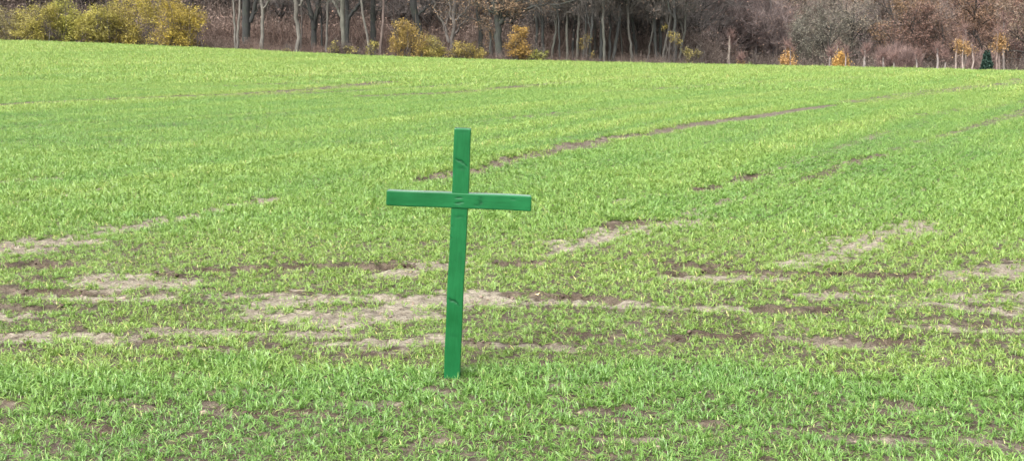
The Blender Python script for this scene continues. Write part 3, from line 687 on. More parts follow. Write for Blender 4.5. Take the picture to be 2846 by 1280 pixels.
ED = 76
HT = [
 # name, label, Y, trunk (u,v), w0, w1, bark, limbs, kw
 ('bare_tree', 'slim pale grey tree, left stem of the close pair beside the yellow hedge', 75.5, [(656, 122), (651, 60), (648, -10)], 7, 5, 'bark_pale', [], {}),
 ('bare_tree', 'slim pale grey tree, right stem of the close pair beside the yellow hedge', 75.5, [(660, 128), (664, 60), (668, -10)], 8, 6, 'bark_pale', [], {}),
 ('forked_tree', 'stout dark forked tree just right of the pair of slim pale stems', 78.5, [(686, 130), (683, 70), (684, 0)], 24, 22, 'bark_dark', [([(694, 62), (703, 35), (716, -20)], 14, 9)], {}),
 ('bare_tree', 'straight pale tree with a dark branch leaving its right side', 75, [(728, 134), (730, 70), (729, -10)], 10, 9, 'bark_pale', [([(732, 28), (744, 12), (765, -20)], 6, 4), ([(729, 14), (722, 4), (714, -16)], 6, 4)], {}),
 ('bare_tree', 'pale knotty tree with a kinked foot, left of the dark twin trunks', 75.5, [(824, 142), (831, 98), (822, 45), (820, -12)], 10, 13, 'bark_pale', [([(826, 20), (838, 8), (852, -14)], 6, 4)], {'wig': 2}),
 ('bare_tree', 'very thin reddish stem close to the kinked pale tree', 76.5, [(836, 140), (838, 70), (838, -12)], 4, 4, 'bark_mid', [], {}),
 ('forked_tree', 'dark grey tree splitting low into two thick stems', 79, [(872, 140), (872, 80), (862, 30), (850, -15)], 18, 11, 'bark_dark', [([(874, 80), (880, 45), (890, 0), (893, -20)], 14, 9), ([(862, 36), (850, 22), (838, 14)], 5, 3)], {}),
 ('bare_tree', 'thin dark stem between the twin trunks and the next pale stem', 79, [(896, 140), (893, 60), (890, -12)], 5, 4, 'bark_dark', [], {}),
 ('bare_tree', 'thin straight stem with a pale foot left of the thick pale trunk', 75.5, [(905, 148), (909, 80), (912, -12)], 7, 6, 'bark_pale', [], {'col': (.8, .8, .8)}),
 ('bare_tree', 'thick smooth pale trunk in front of a dark forked tree', 75, [(956, 150), (953, 90), (950, 40), (952, -15)], 9, 15, 'bark_pale', [([(948, 48), (938, 22), (922, 0), (912, -18)], 8, 5)], {'col': (.85, .9, .85)}),
 ('forked_tree', 'dark tree right behind the thick pale trunk, with a limb rising to the right', 78, [(966, 145), (967, 80), (964, 30), (962, -15)], 13, 11, 'bark_dark', [([(970, 52), (982, 30), (1000, 8), (1010, -18)], 10, 6)], {}),
 ('leaning_tree', 'thin pale tree leaning to the left above the small yellow bush', 75.5, [(1026, 150), (1020, 100), (1010, 45), (1002, -15)], 7, 6, 'bark_pale', [], {}),
 ('bare_tree', 'dark upright trunk right behind the leaning pale tree', 79, [(1040, 150), (1038, 80), (1036, -15)], 16, 12, 'bark_dark', [([(1040, 60), (1048, 40), (1056, 20)], 5, 3)], {}),
 ('bare_tree', 'thin red-brown stem with a pale bent foot, left of the ochre bush', 76, [(1056, 150), (1062, 95), (1064, 40), (1065, -15)], 8, 7, 'bark_mid', [], {'col': (1.3, 1.1, 1.05)}),
 ('bare_tree', 'dark mossy trunk with a long limb to the right, behind the ochre bush', 79.5, [(1176, 150), (1166, 90), (1155, 45), (1150, 20), (1146, -15)], 14, 19, 'bark_dark', [([(1164, 42), (1186, 22), (1206, 6), (1230, -14)], 8, 5)], {}),
 ('spreading_tree', 'many-limbed grey tree spreading out above the low yellow bushes', 77, [(1254, 160), (1256, 110), (1262, 60), (1266, -15)], 11, 10, 'bark_mid', [([(1248, 118), (1236, 75), (1218, 45), (1204, 22), (1208, 4)], 9, 4), ([(1264, 62), (1284, 40), (1300, 22), (1306, 6)], 8, 4), ([(1256, 56), (1250, 20), (1246, -14)], 7, 5), ([(1234, 80), (1250, 40), (1256, 20)], 4, 3), ([(1262, 100), (1274, 86), (1280, 70)], 8, 5)], {'leaves': 1200, 'lmat': 'russet', 'lcol': (1.45, 1.35, 1.05), 'wig': 2}),
 ('bare_tree', 'dark stem close to the left of the spreading oak', 79, [(1336, 150), (1336, 80), (1328, 30), (1322, -15)], 15, 9, 'bark_dark', [([(1338, 60), (1346, 40), (1360, 26)], 6, 3)], {}),
 ('oak_tree', 'big spreading oak with a long limb reaching right and sparse tan leaves', 76, [(1392, 165), (1384, 110), (1386, 70), (1380, 40), (1370, 10), (1362, -15)], 22, 15, 'bark_dark', [([(1388, 68), (1405, 45), (1435, 36), (1465, 26), (1492, 16)], 13, 5), ([(1388, 62), (1392, 40), (1404, 22), (1418, 16)], 8, 4), ([(1386, 74), (1402, 64), (1420, 62), (1440, 48)], 6, 3), ([(1380, 42), (1396, 20), (1400, -12)], 8, 5), ([(1376, 40), (1352, 28), (1330, 14), (1318, -8)], 7, 4), ([(1362, 150), (1363, 100), (1358, 66), (1340, 60)], 7, 3)], {'leaves': 7000, 'lmat': 'russet', 'lcol': (1.45, 1.35, 1.05), 'wig': 2, 'ntw': 900, 'Hh': 12, 'col': (1.15, 1.2, 1.1)}),
 ('bare_tree', 'grey stem crowding the left side of the spreading oak', 77.5, [(1366, 160), (1366, 90), (1360, 40), (1350, -10)], 8, 6, 'bark_mid', [], {}),
]
THIN = [  # the stand of thin trunks right of the oak: u foot, u top, v top of bare stem, width, tone
 (1497, 1492, 60, 8, 'd', 'first dark stem of the thin stand right of the ochre bush'),
 (1512, 1508, 70, 8, 'd', 'second dark stem of the thin stand, just left of a pale forked one'),
 (1531, 1546, 82, 7, 'p', 'pale forked stem leaning right in the thin stand'),
 (1556, 1553, 60, 5, 'd', 'very thin dark stem between the forked pale one and a straight pale one'),
 (1577, 1576, 70, 7, 'p', 'straight pale stem in the middle of the dark part of the thin stand'),
 (1592, 1598, 60, 7, 'd', 'dark stem right of the straight pale one in the thin stand'),
 (1604, 1607, 95, 7, 'p', 'short pale stem at the left of the small yellow sapling'),
 (1621, 1628, 60, 7, 'd', 'blackish stem crossing the small yellow sapling'),
 (1638, 1645, 90, 7, 'd', 'blackish stem just right of the small yellow sapling'),
 (1652, 1654, 60, 7, 'm', 'grey stem following the blackish ones in the thin stand'),
 (1668, 1670, 70, 8, 'd', 'dark stem, leftmost of the tight clump of four'),
 (1680, 1677, 90, 7, 'p', 'pale stem, second of the tight clump of four'),
 (1692, 1695, 60, 7, 'd', 'dark stem, third of the tight clump of four'),
 (1704, 1719, 75, 9, 'd', 'dark stem leaning right, last of the tight clump of four'),
 (1730, 1722, 40, 4, 'm', 'very thin brown stem after the tight clump'),
 (1757, 1748, 100, 7, 'm', 'grey stem left of the mossy black one in the thin stand'),
 (1768, 1758, 70, 9, 'd', 'mossy black stem leaning left above a russet thicket'),
 (1800, 1814, 80, 5, 'm', 'thin slanting stem above the russet thicket'),
 (1824, 1820, 60, 8, 'd', 'dark stem, left of three fanning out from one foot'),
 (1832, 1838, 20, 8, 'd', 'dark stem, middle of three fanning out from one foot'),
 (1842, 1860, 80, 6, 'm', 'grey stem, right of three fanning out from one foot'),
 (1879, 1876, 60, 8, 'd', 'dark stem beside a sapling with yellow leaves'),
 (1888, 1902, 100, 6, 'p', 'pale slanting stem beside the low olive bush'),
]
for nm, lb, Y, tr, w0, w1, bk, lm, kw in HT:
    hero(nm, lb, Y, tr, w0, w1, bk, lm, **kw)
for (uf, ut, vt, w, tn, lb) in THIN:
    Y = RNG.uniform(78, 81.5)
    mid = (uf + (ut - uf) * .45 + RNG.normal(0, 1.5), 120)
    lm = [([(ut, vt), (ut - 14 + RNG.normal(0, 4), vt - 40), (ut - 18, vt - 80)], w * .6, 3)] if RNG.random() < .6 else []
    hero('thin_tree', lb, Y, [(uf, 172), mid, (ut, vt), (ut + (ut - uf) * .5, -12)], w * 1.15, w * .85, {'d': 'bark_dark', 'p': 'bark_pale', 'm': 'bark_mid'}[tn], lm,
         col=(1.0, 1.05, 1.05) if tn == 'd' else (.7, .76, .73), Hh=9, ntw=750, group='thin trunks of the young stand', leaves=350, crown_v=55, lcol=(1.1, 1.1, 1.1))

# leafy bushes
def bush(name, label, Y, blobs, mat, col, n, lsize=.085, group=None, stems=10, cat='bush', air=.0, stemcol=(1, 1, 1)):
    """blobs: (u, v, half width px, half height px)"""
    k = Y / F
    cen = [(P(u, v, Y), a * k, b * k) for u, v, a, b in blobs]
    bx = float(np.mean([c[0][0] for c in cen])); base = np.array([bx, Y, hgt(bx, Y)])
    o = empty(name, base, label, cat, group)
    vol = np.array([a * b for _, a, b in cen]); vol /= vol.sum()
    sm = MB(); tips = []
    for _ in range(stems):
        c, a, b = cen[RNG.choice(len(cen), p=vol)]
        f = np.array([c[0] + RNG.normal(0, a * .35), Y + RNG.normal(0, .2), 0]); f[2] = hgt(f[0], f[1]) - .05
        t = c + np.array([RNG.normal(0, a * .6), RNG.normal(0, .4), b * RNG.uniform(.2, 1.0)])
        q, _ = poly_resample([f, (f * .5 + t * .5) + RNG.normal(0, .12, 3), t], 9); q[1:] += RNG.normal(0, .03, (8, 3))
        sm.tube(q - base, np.linspace(.028, .007, 9), 5, .5)
        dd = np.gradient(q, axis=0)
        for j in range(2, 9): tips.append((q[j] - base, dd[j] / np.linalg.norm(dd[j])))
    ntw = stems * 26
    tp = np.array([t[0] for t in tips]); kk = RNG.integers(0, len(tp), ntw)
    sm.twigs(tp[kk], RNG.normal(0, .8, (ntw, 3)) + np.array([0, 0, .7]), RNG.uniform(.25, .7, ntw), np.full(ntw, .007), RNG.uniform(0, 1, ntw))
    link('stems', sm.mesh('stems'), M['bark_mid'], o).color = (*stemcol, 1)
    lf = MB()
    for (c, a, b), w in zip(cen, vol):
        # clumps inside the blob
        nc = 26; d = RNG.normal(size=(nc, 3)); d /= np.linalg.norm(d, axis=1)[:, None]; d *= (RNG.random(nc) ** .4)[:, None]
        dep = min(a, 1.1) * .8
        cc = c + d * np.array([a, dep, b]); tone = RNG.random(nc)
        m_ = int(n * w); q = RNG.integers(0, nc, m_)
        s_ = min(a, b) * .24
        pos_ = cc[q] + RNG.normal(0, 1, (m_, 3)) * np.array([s_ * 1.1, s_, s_ * .8])
        pos_ = pos_[pos_[:, 2] > base[2] + .02] if True else pos_
        q = q[:len(pos_)]
        lf.leaves(pos_ - base, RNG.uniform(.6, 1.3, len(pos_)) * lsize, np.clip(tone[q] * .65 + .05 + RNG.random(len(pos_)) * .35, 0, 1))
    link('foliage', lf.mesh('foliage'), M[mat], o).color = (*col, 1)
    return o
HG = 'shrubs of the yellow hedge at the left'
bush('yellow_shrub', 'dull olive-yellow shrub at the left end of the hedge', 74.5, [(-30, 60, 60, 70), (25, 85, 30, 30), (45, 50, 22, 26)], 'yellow', (.72, .74, 1.3), 8000, group=HG, stems=14)
bush('yellow_shrub', 'yellow shrub second from the left end of the hedge, with a ragged top', 74, [(90, 60, 52, 40), (80, 100, 52, 28), (140, 45, 26, 38)], 'yellow', (.95, .98, 1.05), 10000, group=HG, stems=16)
bush('yellow_shrub', 'tall greenish yellow shrub of the hedge rising out of the picture', 74.6, [(178, 40, 30, 55), (190, 85, 46, 38), (220, 60, 26, 26), (185, 110, 50, 16)], 'yellow', (.95, 1.08, 1.0), 10000, group=HG, stems=16)
bush('yellow_shrub', 'low middle shrub of the hedge with a dip above it', 74.2, [(262, 80, 50, 44), (270, 108, 60, 20), (305, 50, 38, 44), (235, 70, 34, 38), (262, 45, 30, 30)], 'yellow', (.95, 1.0, 1.05), 13000, group=HG, stems=14)
bush('yellow_shrub', 'broad ochre-yellow shrub of the hedge reaching the top of the picture', 74.6, [(350, 50, 52, 58), (380, 95, 60, 34), (420, 30, 40, 50), (340, 112, 60, 18)], 'yellow', (1.0, .97, .95), 13000, group=HG, stems=20)
bush('yellow_shrub', 'brightest golden yellow shrub at the right end of the hedge', 74, [(500, 55, 50, 42), (520, 90, 54, 38), (470, 100, 50, 30), (545, 45, 28, 26), (480, 20, 34, 24)], 'yellow', (1.12, 1.02, .9), 13000, group=HG, stems=20)
bush('yellow_bush', 'small sparse yellow bush at the foot of the thin straight stem', 74.2, [(930, 128, 10, 16), (925, 138, 14, 12)], 'yellow', (1, 1, 1.3), 260, group='small yellow bushes at the field edge', stems=5)
bush('yellow_bush', 'low ragged yellow bush at the foot of the thick pale trunk', 74.2, [(978, 140, 18, 12), (965, 135, 10, 8)], 'yellow', (1, 1, 1.4), 320, group='small yellow bushes at the field edge', stems=5)
bush('yellow_bush', 'small yellow bush at the foot of the leaning pale tree', 74.2, [(1034, 130, 14, 18), (1028, 145, 12, 10)], 'yellow', (1, 1.02, 1.2), 420, group='small yellow bushes at the field edge', stems=5)
bush('yellow_bush', 'tiny tan tuft of leaves left of the kinked pale tree', 74.2, [(798, 140, 12, 8)], 'yellow', (.8, .75, 1.5), 150, group='small yellow bushes at the field edge', stems=4)
bush('ochre_bush', 'tall ochre bush tapering upwards, left of the low yellow bushes', 74.5, [(1108, 110, 26, 50), (1130, 95, 30, 34), (1120, 75, 18, 20), (1150, 125, 40, 36), (1170, 140, 34, 22)], 'ochre', (.95, .95, .85), 6000, stems=16)
bush('yellow_bush', 'rounded low yellow bush between the ochre bush and the many-limbed tree', 74.3, [(1205, 132, 30, 28), (1185, 145, 26, 18), (1225, 145, 22, 16)], 'yellow', (.92, .92, 1.1), 3000, stems=12)
bush('yellow_bush', 'broad low yellow bush right of the many-limbed tree', 74.4, [(1290, 138, 34, 24), (1320, 150, 32, 16), (1270, 150, 26, 14)], 'yellow', (.95, .88, 1.0), 3200, stems=12)
bush('ochre_bush', 'upright orange-ochre bush just right of the spreading oak', 74.5, [(1440, 105, 20, 34), (1432, 130, 26, 30), (1450, 145, 28, 20), (1455, 90, 14, 18)], 'ochre', (.95, .85, .7), 3800, stems=12)
bush('yellow_bush', 'low yellow-green bush at the left foot of the thin stand', 74.6, [(1500, 152, 26, 16), (1480, 158, 16, 10)], 'yellow', (.8, .95, 1.0), 1100, stems=8)
bush('yellow_sapling', 'narrow yellow sapling between blackish stems of the thin stand', 78, [(1622, 125, 10, 30), (1634, 115, 10, 20), (1646, 152, 9, 12)], 'yellow', (.8, .72, .9), 500, stems=6, cat='sapling')
bush('yellow_sapling', 'sapling with a patch of yellow leaves above its foot, right of the fanning stems', 78, [(1872, 105, 14, 16), (1886, 118, 10, 12), (1846, 78, 8, 8)], 'yellow', (.9, .85, 1), 420, stems=6, cat='sapling')
bush('olive_bush', 'low olive bush at the right end of the thin stand', 76, [(1918, 155, 20, 20), (1935, 150, 16, 12), (1905, 140, 12, 12)], 'yellow', (.62, .62, .95), 700, stems=9)

# ---------------------------------------------------------------- right: birches and golden saplings beyond the crest
def sapling(name, label, Y, u, vtop, stemw, blobs, mat, col, n, stems=1, vstem=None, group='young birches beyond the crest', lean=0, cat='birch', stemcol=(1, 1, 1)):
    k = Y / F; b0 = P(u, 190, Y); base = np.array([b0[0], Y, hgt(b0[0], Y)]); o = empty(name, base, label, cat, group)
    mb = MB(); tips = []
    for s_ in range(stems):
        uu = u + (s_ - (stems - 1) / 2) * 12 + RNG.normal(0, 2) * (stems > 1)
        f = P(uu, 190, Y); f[2] = hgt(f[0], Y) - .1; t = P(uu + lean + RNG.normal(0, 1.5), vtop + RNG.uniform(0, 14) * (s_ > 0), Y)
        q, _ = poly_resample([f, f * .5 + t * .5 + RNG.normal(0, .05, 3), t], 12); q[1:-1] += RNG.normal(0, .015, (10, 3)); q[:, 1] += RNG.normal(0, .3)
        mb.tube(q - base, np.linspace(stemw * k * .52, stemw * k * .27, 12), 6, .5)
        dd = np.gradient(q, axis=0)
        for j in range(8, 12):
            az = RNG.uniform(0, 6.28); L = .9 * (1.2 - j / 12); br = wander(q[j] - base, (math.cos(az), math.sin(az), 1.3), L, 4, .1, .05)
            mb.tube(br, np.linspace(.016, .005, 5), 3, .3)
            for w_ in br[1:]: tips.append((w_, np.array([math.cos(az), math.sin(az), .8])))
    link('trunk', mb.mesh('trunk', True), M['birch'], o).color = (*stemcol, 1)
    tp = np.array([t[0] for t in tips]); nt_ = 260; kk = RNG.integers(0, len(tp), nt_)
    tw = MB(); tw.twigs(tp[kk], RNG.normal(0, .5, (nt_, 3)) + np.array([0, 0, .5]), RNG.uniform(.2, .6, nt_), np.full(nt_, .008), RNG.random(nt_))
    cr = link('crown', tw.mesh('crown'), M['twig'], o); cr.color = (1.5, 1.15, 1.1, 1)
    if blobs:
        lf = MB(); vol = np.array([a * b for _, _, a, b in blobs], float); vol /= vol.sum()
        for (bu, bv, a, b), w in zip(blobs, vol):
            c = P(bu, bv, Y) - base; m_ = int(n * w); d = RNG.normal(size=(m_, 3)) * .48
            lf.leaves(c + d * np.array([a * k, a * k * .8, b * k]), RNG.uniform(.6, 1.2, m_) * .10, RNG.random(m_))
        link('leaves', lf.mesh('leaves'), M[mat], cr).color = (*col, 1)
    return o
sapling('birch_tree', 'lone thin whitish birch stem against the dark wood, left of all the golden saplings', 86, 2027, 100, 9, [], None, None, 0, lean=5, stemcol=(1.3, 1.25, 1.15))
sapling('golden_sapling', 'knee-high tan sapling near the lone birch stem', 82, 2060, 165, 4, [(2058, 172, 12, 10), (2066, 178, 10, 8)], 'ochre', (.9, .85, 1.2), 260, group='golden saplings beyond the crest', cat='sapling')
sapling('golden_sapling', 'sparse golden sapling with a bare pointed tip, first past the lone birch stem', 84, 2190, 128, 5, [(2190, 165, 20, 18), (2193, 145, 9, 14), (2200, 178, 16, 8), (2176, 170, 8, 14)], 'ochre', (1.5, 1.3, 1.6), 1800, stems=2, group='golden saplings beyond the crest', cat='sapling')
sapling('golden_sapling', 'dense orange-gold bushy sapling with a brownish tip', 84, 2337, 130, 5, [(2337, 172, 20, 20), (2337, 155, 14, 14), (2350, 176, 10, 14), (2322, 176, 9, 14)], 'ochre', (1.7, 1.5, 1.5), 3200, stems=2, group='golden saplings beyond the crest', cat='sapling')
for u, vt, w, lb, ln in [(2309, 150, 5, 'short faint birch stem left of the dense gold sapling', 0), (2400, 137, 10, 'pale birch stem left of the mauve thicket', 3), (2455, 158, 8, 'pale birch stem at the left inside the mauve thicket', 1), (2482, 160, 6, 'faint birch stem in the middle of the mauve thicket', 2),
                   (2541, 150, 6, 'faint birch stem at the right end of the mauve thicket', 3), (2606, 135, 9, 'clear pale birch stem standing alone between the mauve thicket and the golden birch', 2), (2628, 155, 5, 'faint slim birch stem just right of the lone clear one', -1)]:
    sapling('birch_tree', lb, 86, u, vt, w, [], None, None, 0, lean=ln, group='young birches beyond the crest')
sapling('birch_tree', 'birch clump with four white stems and a pale gold crown', 86, 2680, 110, 6, [(2672, 130, 22, 22), (2664, 118, 10, 10), (2690, 142, 22, 12)], 'ochre', (1.25, 1.12, 1.5), 1500, stems=4, stemcol=(1.3, 1.2, 1.15))
sapling('birch_tree', 'tall bare birch pole rising above the pale gold crown', 90, 2686, 82, 7, [], None, None, 0, stemcol=(.75, .72, .7))
sapling('birch_tree', 'tall slender birch with orange-gold upper leaves near the right edge', 86, 2776, 88, 6, [(2778, 105, 15, 16), (2776, 130, 20, 18), (2786, 118, 14, 14)], 'ochre', (1.15, 1.0, 1.3), 1400, stems=2, stemcol=(1.0, .85, .8))
sapling('birch_tree', 'tallest bare birch pole behind the orange-gold birch at the right', 91, 2794, 48, 7, [], None, None, 0, stemcol=(.75, .72, .7))
# a small spruce
def spruce(u, Y, vtop, hw, label):
    b0 = P(u, 190, Y); base = np.array([b0[0], Y, hgt(b0[0], Y)]); o = empty('spruce_tree', base, label, 'spruce'); top = P(u, vtop, Y)[2] - base[2]
    mb = MB(); mb.tube([(0, 0, -.1), (0, 0, top * .5), (0, 0, top)], [.06, .04, .008], 6); link('trunk', mb.mesh('trunk'), M['bark_dark'], o)
    n = 4200; h = RNG.random(n) ** .8; r = hw * Y / F * (1.05 - .75 * h * h) * RNG.uniform(.3, 1, n) ** .5; a = RNG.uniform(0, 6.28, n)
    lay = np.floor(h * 9) / 9 + .35 / 9 * (1 - r / (hw * Y / F)); c = np.stack([r * np.cos(a), r * np.sin(a), lay * top + RNG.normal(0, .09, n) + .05], 1); c[:, :2] *= (.75 + .5 * vnoise(a * 1.3, h * 5, 3))[:, None]
    lf = MB(); lf.leaves(c, RNG.uniform(.08, .16, n), RNG.random(n)); link('crown', lf.mesh('crown'), M['needle'], o)
M['needle'] = leafmat('needles', [(0, (.010, .026, .018)), (1, (.028, .062, .042))], trans=.1)
spruce(2741, 85, 146, 19, 'small dark green spruce between the pale gold birch and the orange one')

# ---------------------------------------------------------------- wood: copies of a few full trees
def grown(kind, Hh, r):
    mb = MB(); tips = []
    c = wander((0, 0, -.2), (0, 0, 1), Hh * .8, 10, .05, .1); rad = np.linspace(r, r * .3, 11); rad[0] *= 1.4
    mb.tube(c, rad, 8, .5, rough=.1)
    for k in range(15):
        f_ = RNG.uniform(.28 if kind != 'thin' else .4, 1.0); i_ = min(int(f_ * 10), 10); az = RNG.uniform(0, 6.283)
        limb_tree(mb, tips, c[i_], (math.cos(az), math.sin(az), .6), Hh * RNG.uniform(.2, .34), rad[i_] * .5 + .01, 2, .5)
    ntw, nl = {'russet': (900, 6500), 'grey': (3600, 500), 'olive': (1500, 4500), 'thin': (2400, 250)}[kind]
    cm, lf = crown_mesh(tips, ntw, (.5, 1.4), .016 if kind == 'grey' else .012, nl, .17)
    return mb.mesh('trunk', True), cm.mesh('crown'), lf.mesh('leaves')
KIND = {'russet': [grown('russet', h, .26) for h in (11, 13, 12)], 'grey': [grown('grey', h, .22) for h in (12, 13, 11)], 'olive': [grown('olive', h, .24) for h in (10, 12)], 'thin': [grown('thin', h, .13) for h in (9, 10)]}
LB = {'russet': ('russet_tree', 'tree with rusty brown leaves on the wooded slope at the right', 'rusty-leaved trees on the wooded slope'),
      'grey': ('bare_tree', 'bare grey-brown tree deep inside the wood', 'bare trees deep in the wood'),
      'olive': ('olive_tree_crown', 'dull grey-green tree on the wooded slope at the right', 'grey-green trees on the wooded slope'),
      'thin': ('thin_tree', 'thin bare tree deep behind the woodland edge', 'thin trees deep behind the woodland edge')}
LB['olive'] = ('greyish_tree', LB['olive'][1], LB['olive'][2])
first = set()
def woodtree(kind, x, y, s, col, lcol):
    nm, lb, gp = LB[kind]; vs = KIND[kind]; t, c, l = vs[RNG.integers(0, len(vs))]
    o = empty(nm, (x, y, hgt(x, y)), lb, 'tree', gp); o.rotation_euler = (0, 0, RNG.uniform(0, 6.283)); o.scale = (s, s, s * RNG.uniform(.9, 1.1))
    a = link('trunk', t, M['bark_mid'], o); a.color = (*[q * .4 for q in col], 1)
    b = link('crown', c, M['twig'], o); b.color = (*col, 1)
    d = link('leaves', l, M['russet'], b); d.color = (*lcol, 1)
random.seed(4)
def band(kind, n, x0, x1, y0, y1, s=(.8, 1.2), tone=(1, 1, 1), lt=(1, 1, 1), by_u=True, mind=2.2):
    placed = []; tries = 0
    while len(placed) < n and tries < 4000:
        tries += 1
        y = RNG.uniform(y0, y1); x = (RNG.uniform(x0, x1) - U0) / F * y
        if any((x - a) ** 2 + (y - b) ** 2 < mind ** 2 for a, b in placed): continue
        placed.append((x, y)); j = RNG.uniform(.8, 1.25)
        woodtree(kind, x, y, RNG.uniform(*s), tuple(c * j for c in tone), tuple(c * j * RNG.uniform(.85, 1.15) for c in lt))
band('thin', 34, -150, 1480, 84, 108, (.8, 1.1), (.9, .9, .92), (1.3, 1.1, 1))
band('grey', 26, -200, 1650, 96, 130, (.8, 1.1), (1.0, .95, .95), (1.2, 1, 1), mind=3)
band('thin', 34, 1470, 1960, 84, 105, (.7, 1.0), (.75, .78, .8), (.9, .85, .8), mind=1.3)
band('grey', 12, 1650, 2150, 105, 135, (.7, 1.0), (1.0, .92, .95), (1.2, 1, 1), mind=3)
band('russet', 15, 1880, 2380, 122, 155, (.6, .95), (.9, .85, .85), (.95, .95, .95), mind=3.5)
band('olive', 9, 2130, 2500, 112, 140, (.55, .85), (.9, .98, .92), (.82, 1.02, 1.05), mind=3)
band('grey', 12, 2250, 2620, 135, 165, (.8, 1.1), (1.5, 1.4, 1.35), (1.5, 1.4, 1.3), mind=3.5)
band('russet', 26, 2450, 3050, 118, 160, (.6, .95), (.9, .85, .82), (1.05, .88, .80), mind=3.5)
band('russet', 16, 1800, 3000, 165, 205, (.9, 1.2), (1, .92, .9), (1.45, 1.12, 1.0), mind=4)

# ---------------------------------------------------------------- undergrowth and far scrub (uncountable)
def scrubproto(n, hgt_, spread, leaf):
    mb = MB(); p0 = RNG.normal(0, spread, (n, 3)); p0[:, 2] = np.abs(RNG.normal(0, hgt_ * .3, n)) - .1
    d = RNG.normal(0, .75, (n, 3)) + np.array([0, 0, .9]) ; L = RNG.uniform(.4, 1.3, n) * hgt_ * .5
    e = mb.twigs(p0, d, L, RNG.uniform(.008, .020, n), RNG.random(n))
    if leaf:
        q = RNG.integers(0, n, leaf); mb.leaves(e[q] + RNG.normal(0, .15, (leaf, 3)), RNG.uniform(.07, .17, leaf), RNG.random(leaf) ** 1.2)
    return mb
sp = [scrubproto(240, 2.4, .55, 420), scrubproto(220, 3.0, .6, 200), scrubproto(240, 1.6, .6, 500), scrubproto(300, 2.8, .8, 120)]
def scr(n, u0, u1, y0, y1, s0, s1, t0, t1, lo=0, hi=4):
    y = RNG.uniform(y0, y1, n); x = (RNG.uniform(u0, u1, n) - U0) / F * y
    ti = np.clip(t0 + (t1 - t0) * fbm(x * .22, y * .12, 88, 3) * 1.0 + RNG.normal(0, .10, n), 0, 1); s_ = RNG.uniform(s0, s1, n)
    return np.stack([x, y, height(x, y)], 1), np.stack([RNG.normal(0, .08, n), RNG.normal(0, .08, n), RNG.uniform(0, 6.28, n)], 1), np.stack([s_, s_, s_], 1), RNG.integers(lo, hi, n), ti
und = [scr(420, -250, 1500, 80, 92, .7, 1.1, .2, 1.0), scr(260, -250, 1480, 74.5, 79, .22, .42, .3, 1.0), scr(500, -300, 1600, 92, 120, .9, 1.6, .1, .9),
       scr(520, 1480, 1960, 82, 98, .6, 1.1, .2, .85), scr(110, 1500, 1950, 77, 82, .22, .42, .2, 1.0),
       scr(420, 1900, 3150, 92, 118, .45, .85, .05, .7), scr(380, 1850, 3200, 118, 175, .7, 1.3, .0, .55), scr(330, -300, 3200, 125, 210, 1.1, 1.9, .0, .7)]
a, b, c, d, e = [np.concatenate([q[k] for q in und]) for k in range(5)]
scatter('undergrowth', a, b, c, d, e, sp, M['scrub'], 'brown tangle of bare twigs and dead leaves filling the wood', 'undergrowth')
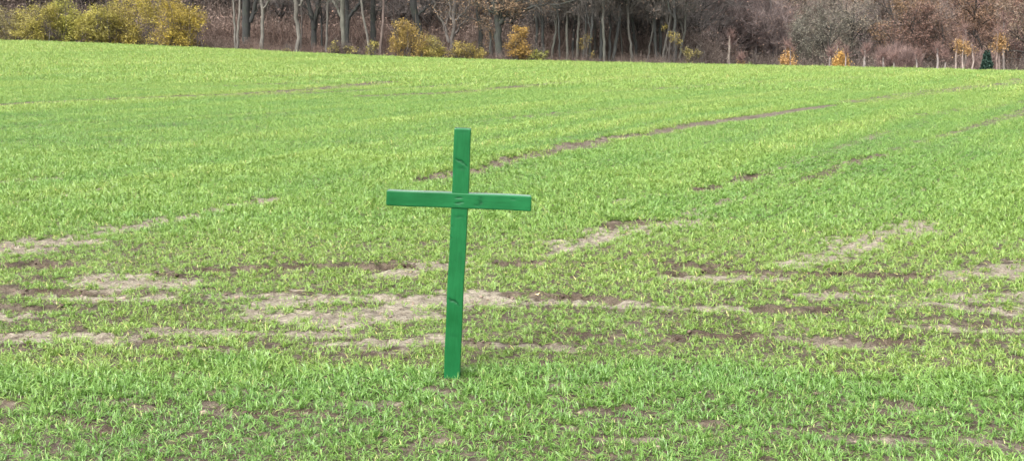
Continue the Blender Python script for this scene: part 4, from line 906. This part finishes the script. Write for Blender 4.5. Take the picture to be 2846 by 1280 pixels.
# mauve thicket of leafless saplings
mt = MB(); 
for k in range(24):
    u = RNG.uniform(2412, 2558) if k < 18 else RNG.uniform(2690, 2880); Y = RNG.uniform(87, 91); b0 = P(u, 190, Y); z = hgt(b0[0], Y)
    o = empty('bare_sapling', (b0[0], Y, z), 'leafless mauve-brown sapling in the thicket beyond the crest' if k < 18 else 'leafless pinkish brown sapling around the orange-gold birch at the right edge', 'sapling', 'mauve saplings in the thicket' if k < 18 else 'pinkish saplings at the right edge')
    vt = 118 + abs(u - 2480) * .35 if k < 18 else 140 + RNG.uniform(0, 15); hh = P(u, vt + RNG.uniform(0, 12), Y)[2] - z
    st = MB(); tips = []
    for q in range(4):
        pl = wander((RNG.normal(0, .15), RNG.normal(0, .15), -.05), (RNG.normal(0, .12), RNG.normal(0, .12), 1), hh * RNG.uniform(.75, .95), 6, .05, .05)
        st.tube(pl, np.linspace(.022, .006, 7), 4, .5); tips += [(w_, np.array([0, 0, 1.])) for w_ in pl[1:]]
    tp = np.array([t[0] for t in tips]); kk = RNG.integers(0, len(tp), 420)
    link('stems', st.mesh('stems'), M['bark_mid'], o).color = (1.6, 1.3, 1.25, 1)
    tw = MB(); tw.twigs(tp[kk], RNG.normal(0, .4, (420, 3)) + np.array([0, 0, .8]), RNG.uniform(.25, .7, 420), np.full(420, .009), RNG.random(420))
    link('crown', tw.mesh('crown'), M['twig'], o).color = (1.5, 1.22, 1.2, 1)

# ---------------------------------------------------------------- camera, light, world
cam = bpy.data.cameras.new('camera'); co = bpy.data.objects.new('camera', cam); COL.objects.link(co)
co.location = (0, 0, H); co.rotation_euler = (math.pi / 2 - TH, 0, 0)
cam.sensor_width = 36; cam.lens = 36 * F / 2846; cam.clip_end = 2000; cam.clip_start = .05
scene.camera = co
EL, AZ = math.radians(42), math.radians(-25)   # sun high behind the cloud, behind-left of the camera
sun = bpy.data.lights.new('sun', 'SUN'); sun.energy = 1.3; sun.angle = math.radians(28); sun.color = (1, .965, .91)
so = bpy.data.objects.new('sun', sun); COL.objects.link(so); so.location = (0, 0, 30)
SD = Vector((-.32, -.50, .80)).normalized()
so.rotation_euler = SD.to_track_quat('Z', 'Y').to_euler()
w = bpy.data.worlds.new('World'); scene.world = w; w.use_nodes = True; nt = w.node_tree
bg = nt.nodes['Background']; sky = nt.nodes.new('ShaderNodeTexSky'); sky.sky_type = 'NISHITA'; sky.sun_disc = False
sky.sun_elevation = math.asin(SD.z); sky.sun_rotation = math.atan2(SD.x, SD.y); sky.dust_density = 6; sky.air_density = 1.2; sky.ozone_density = .6
hs = nt.nodes.new('ShaderNodeHueSaturation'); hs.inputs['Saturation'].default_value = .18
nt.links.new(sky.outputs[0], hs.inputs['Color']); nt.links.new(hs.outputs[0], bg.inputs[0]); bg.inputs[1].default_value = .15
scene.view_settings.view_transform = 'Standard'; scene.view_settings.look = 'None'; scene.view_settings.exposure = 1.83; scene.view_settings.gamma = 1
scene.render.engine = 'CYCLES'
scene.cycles.max_bounces = 6
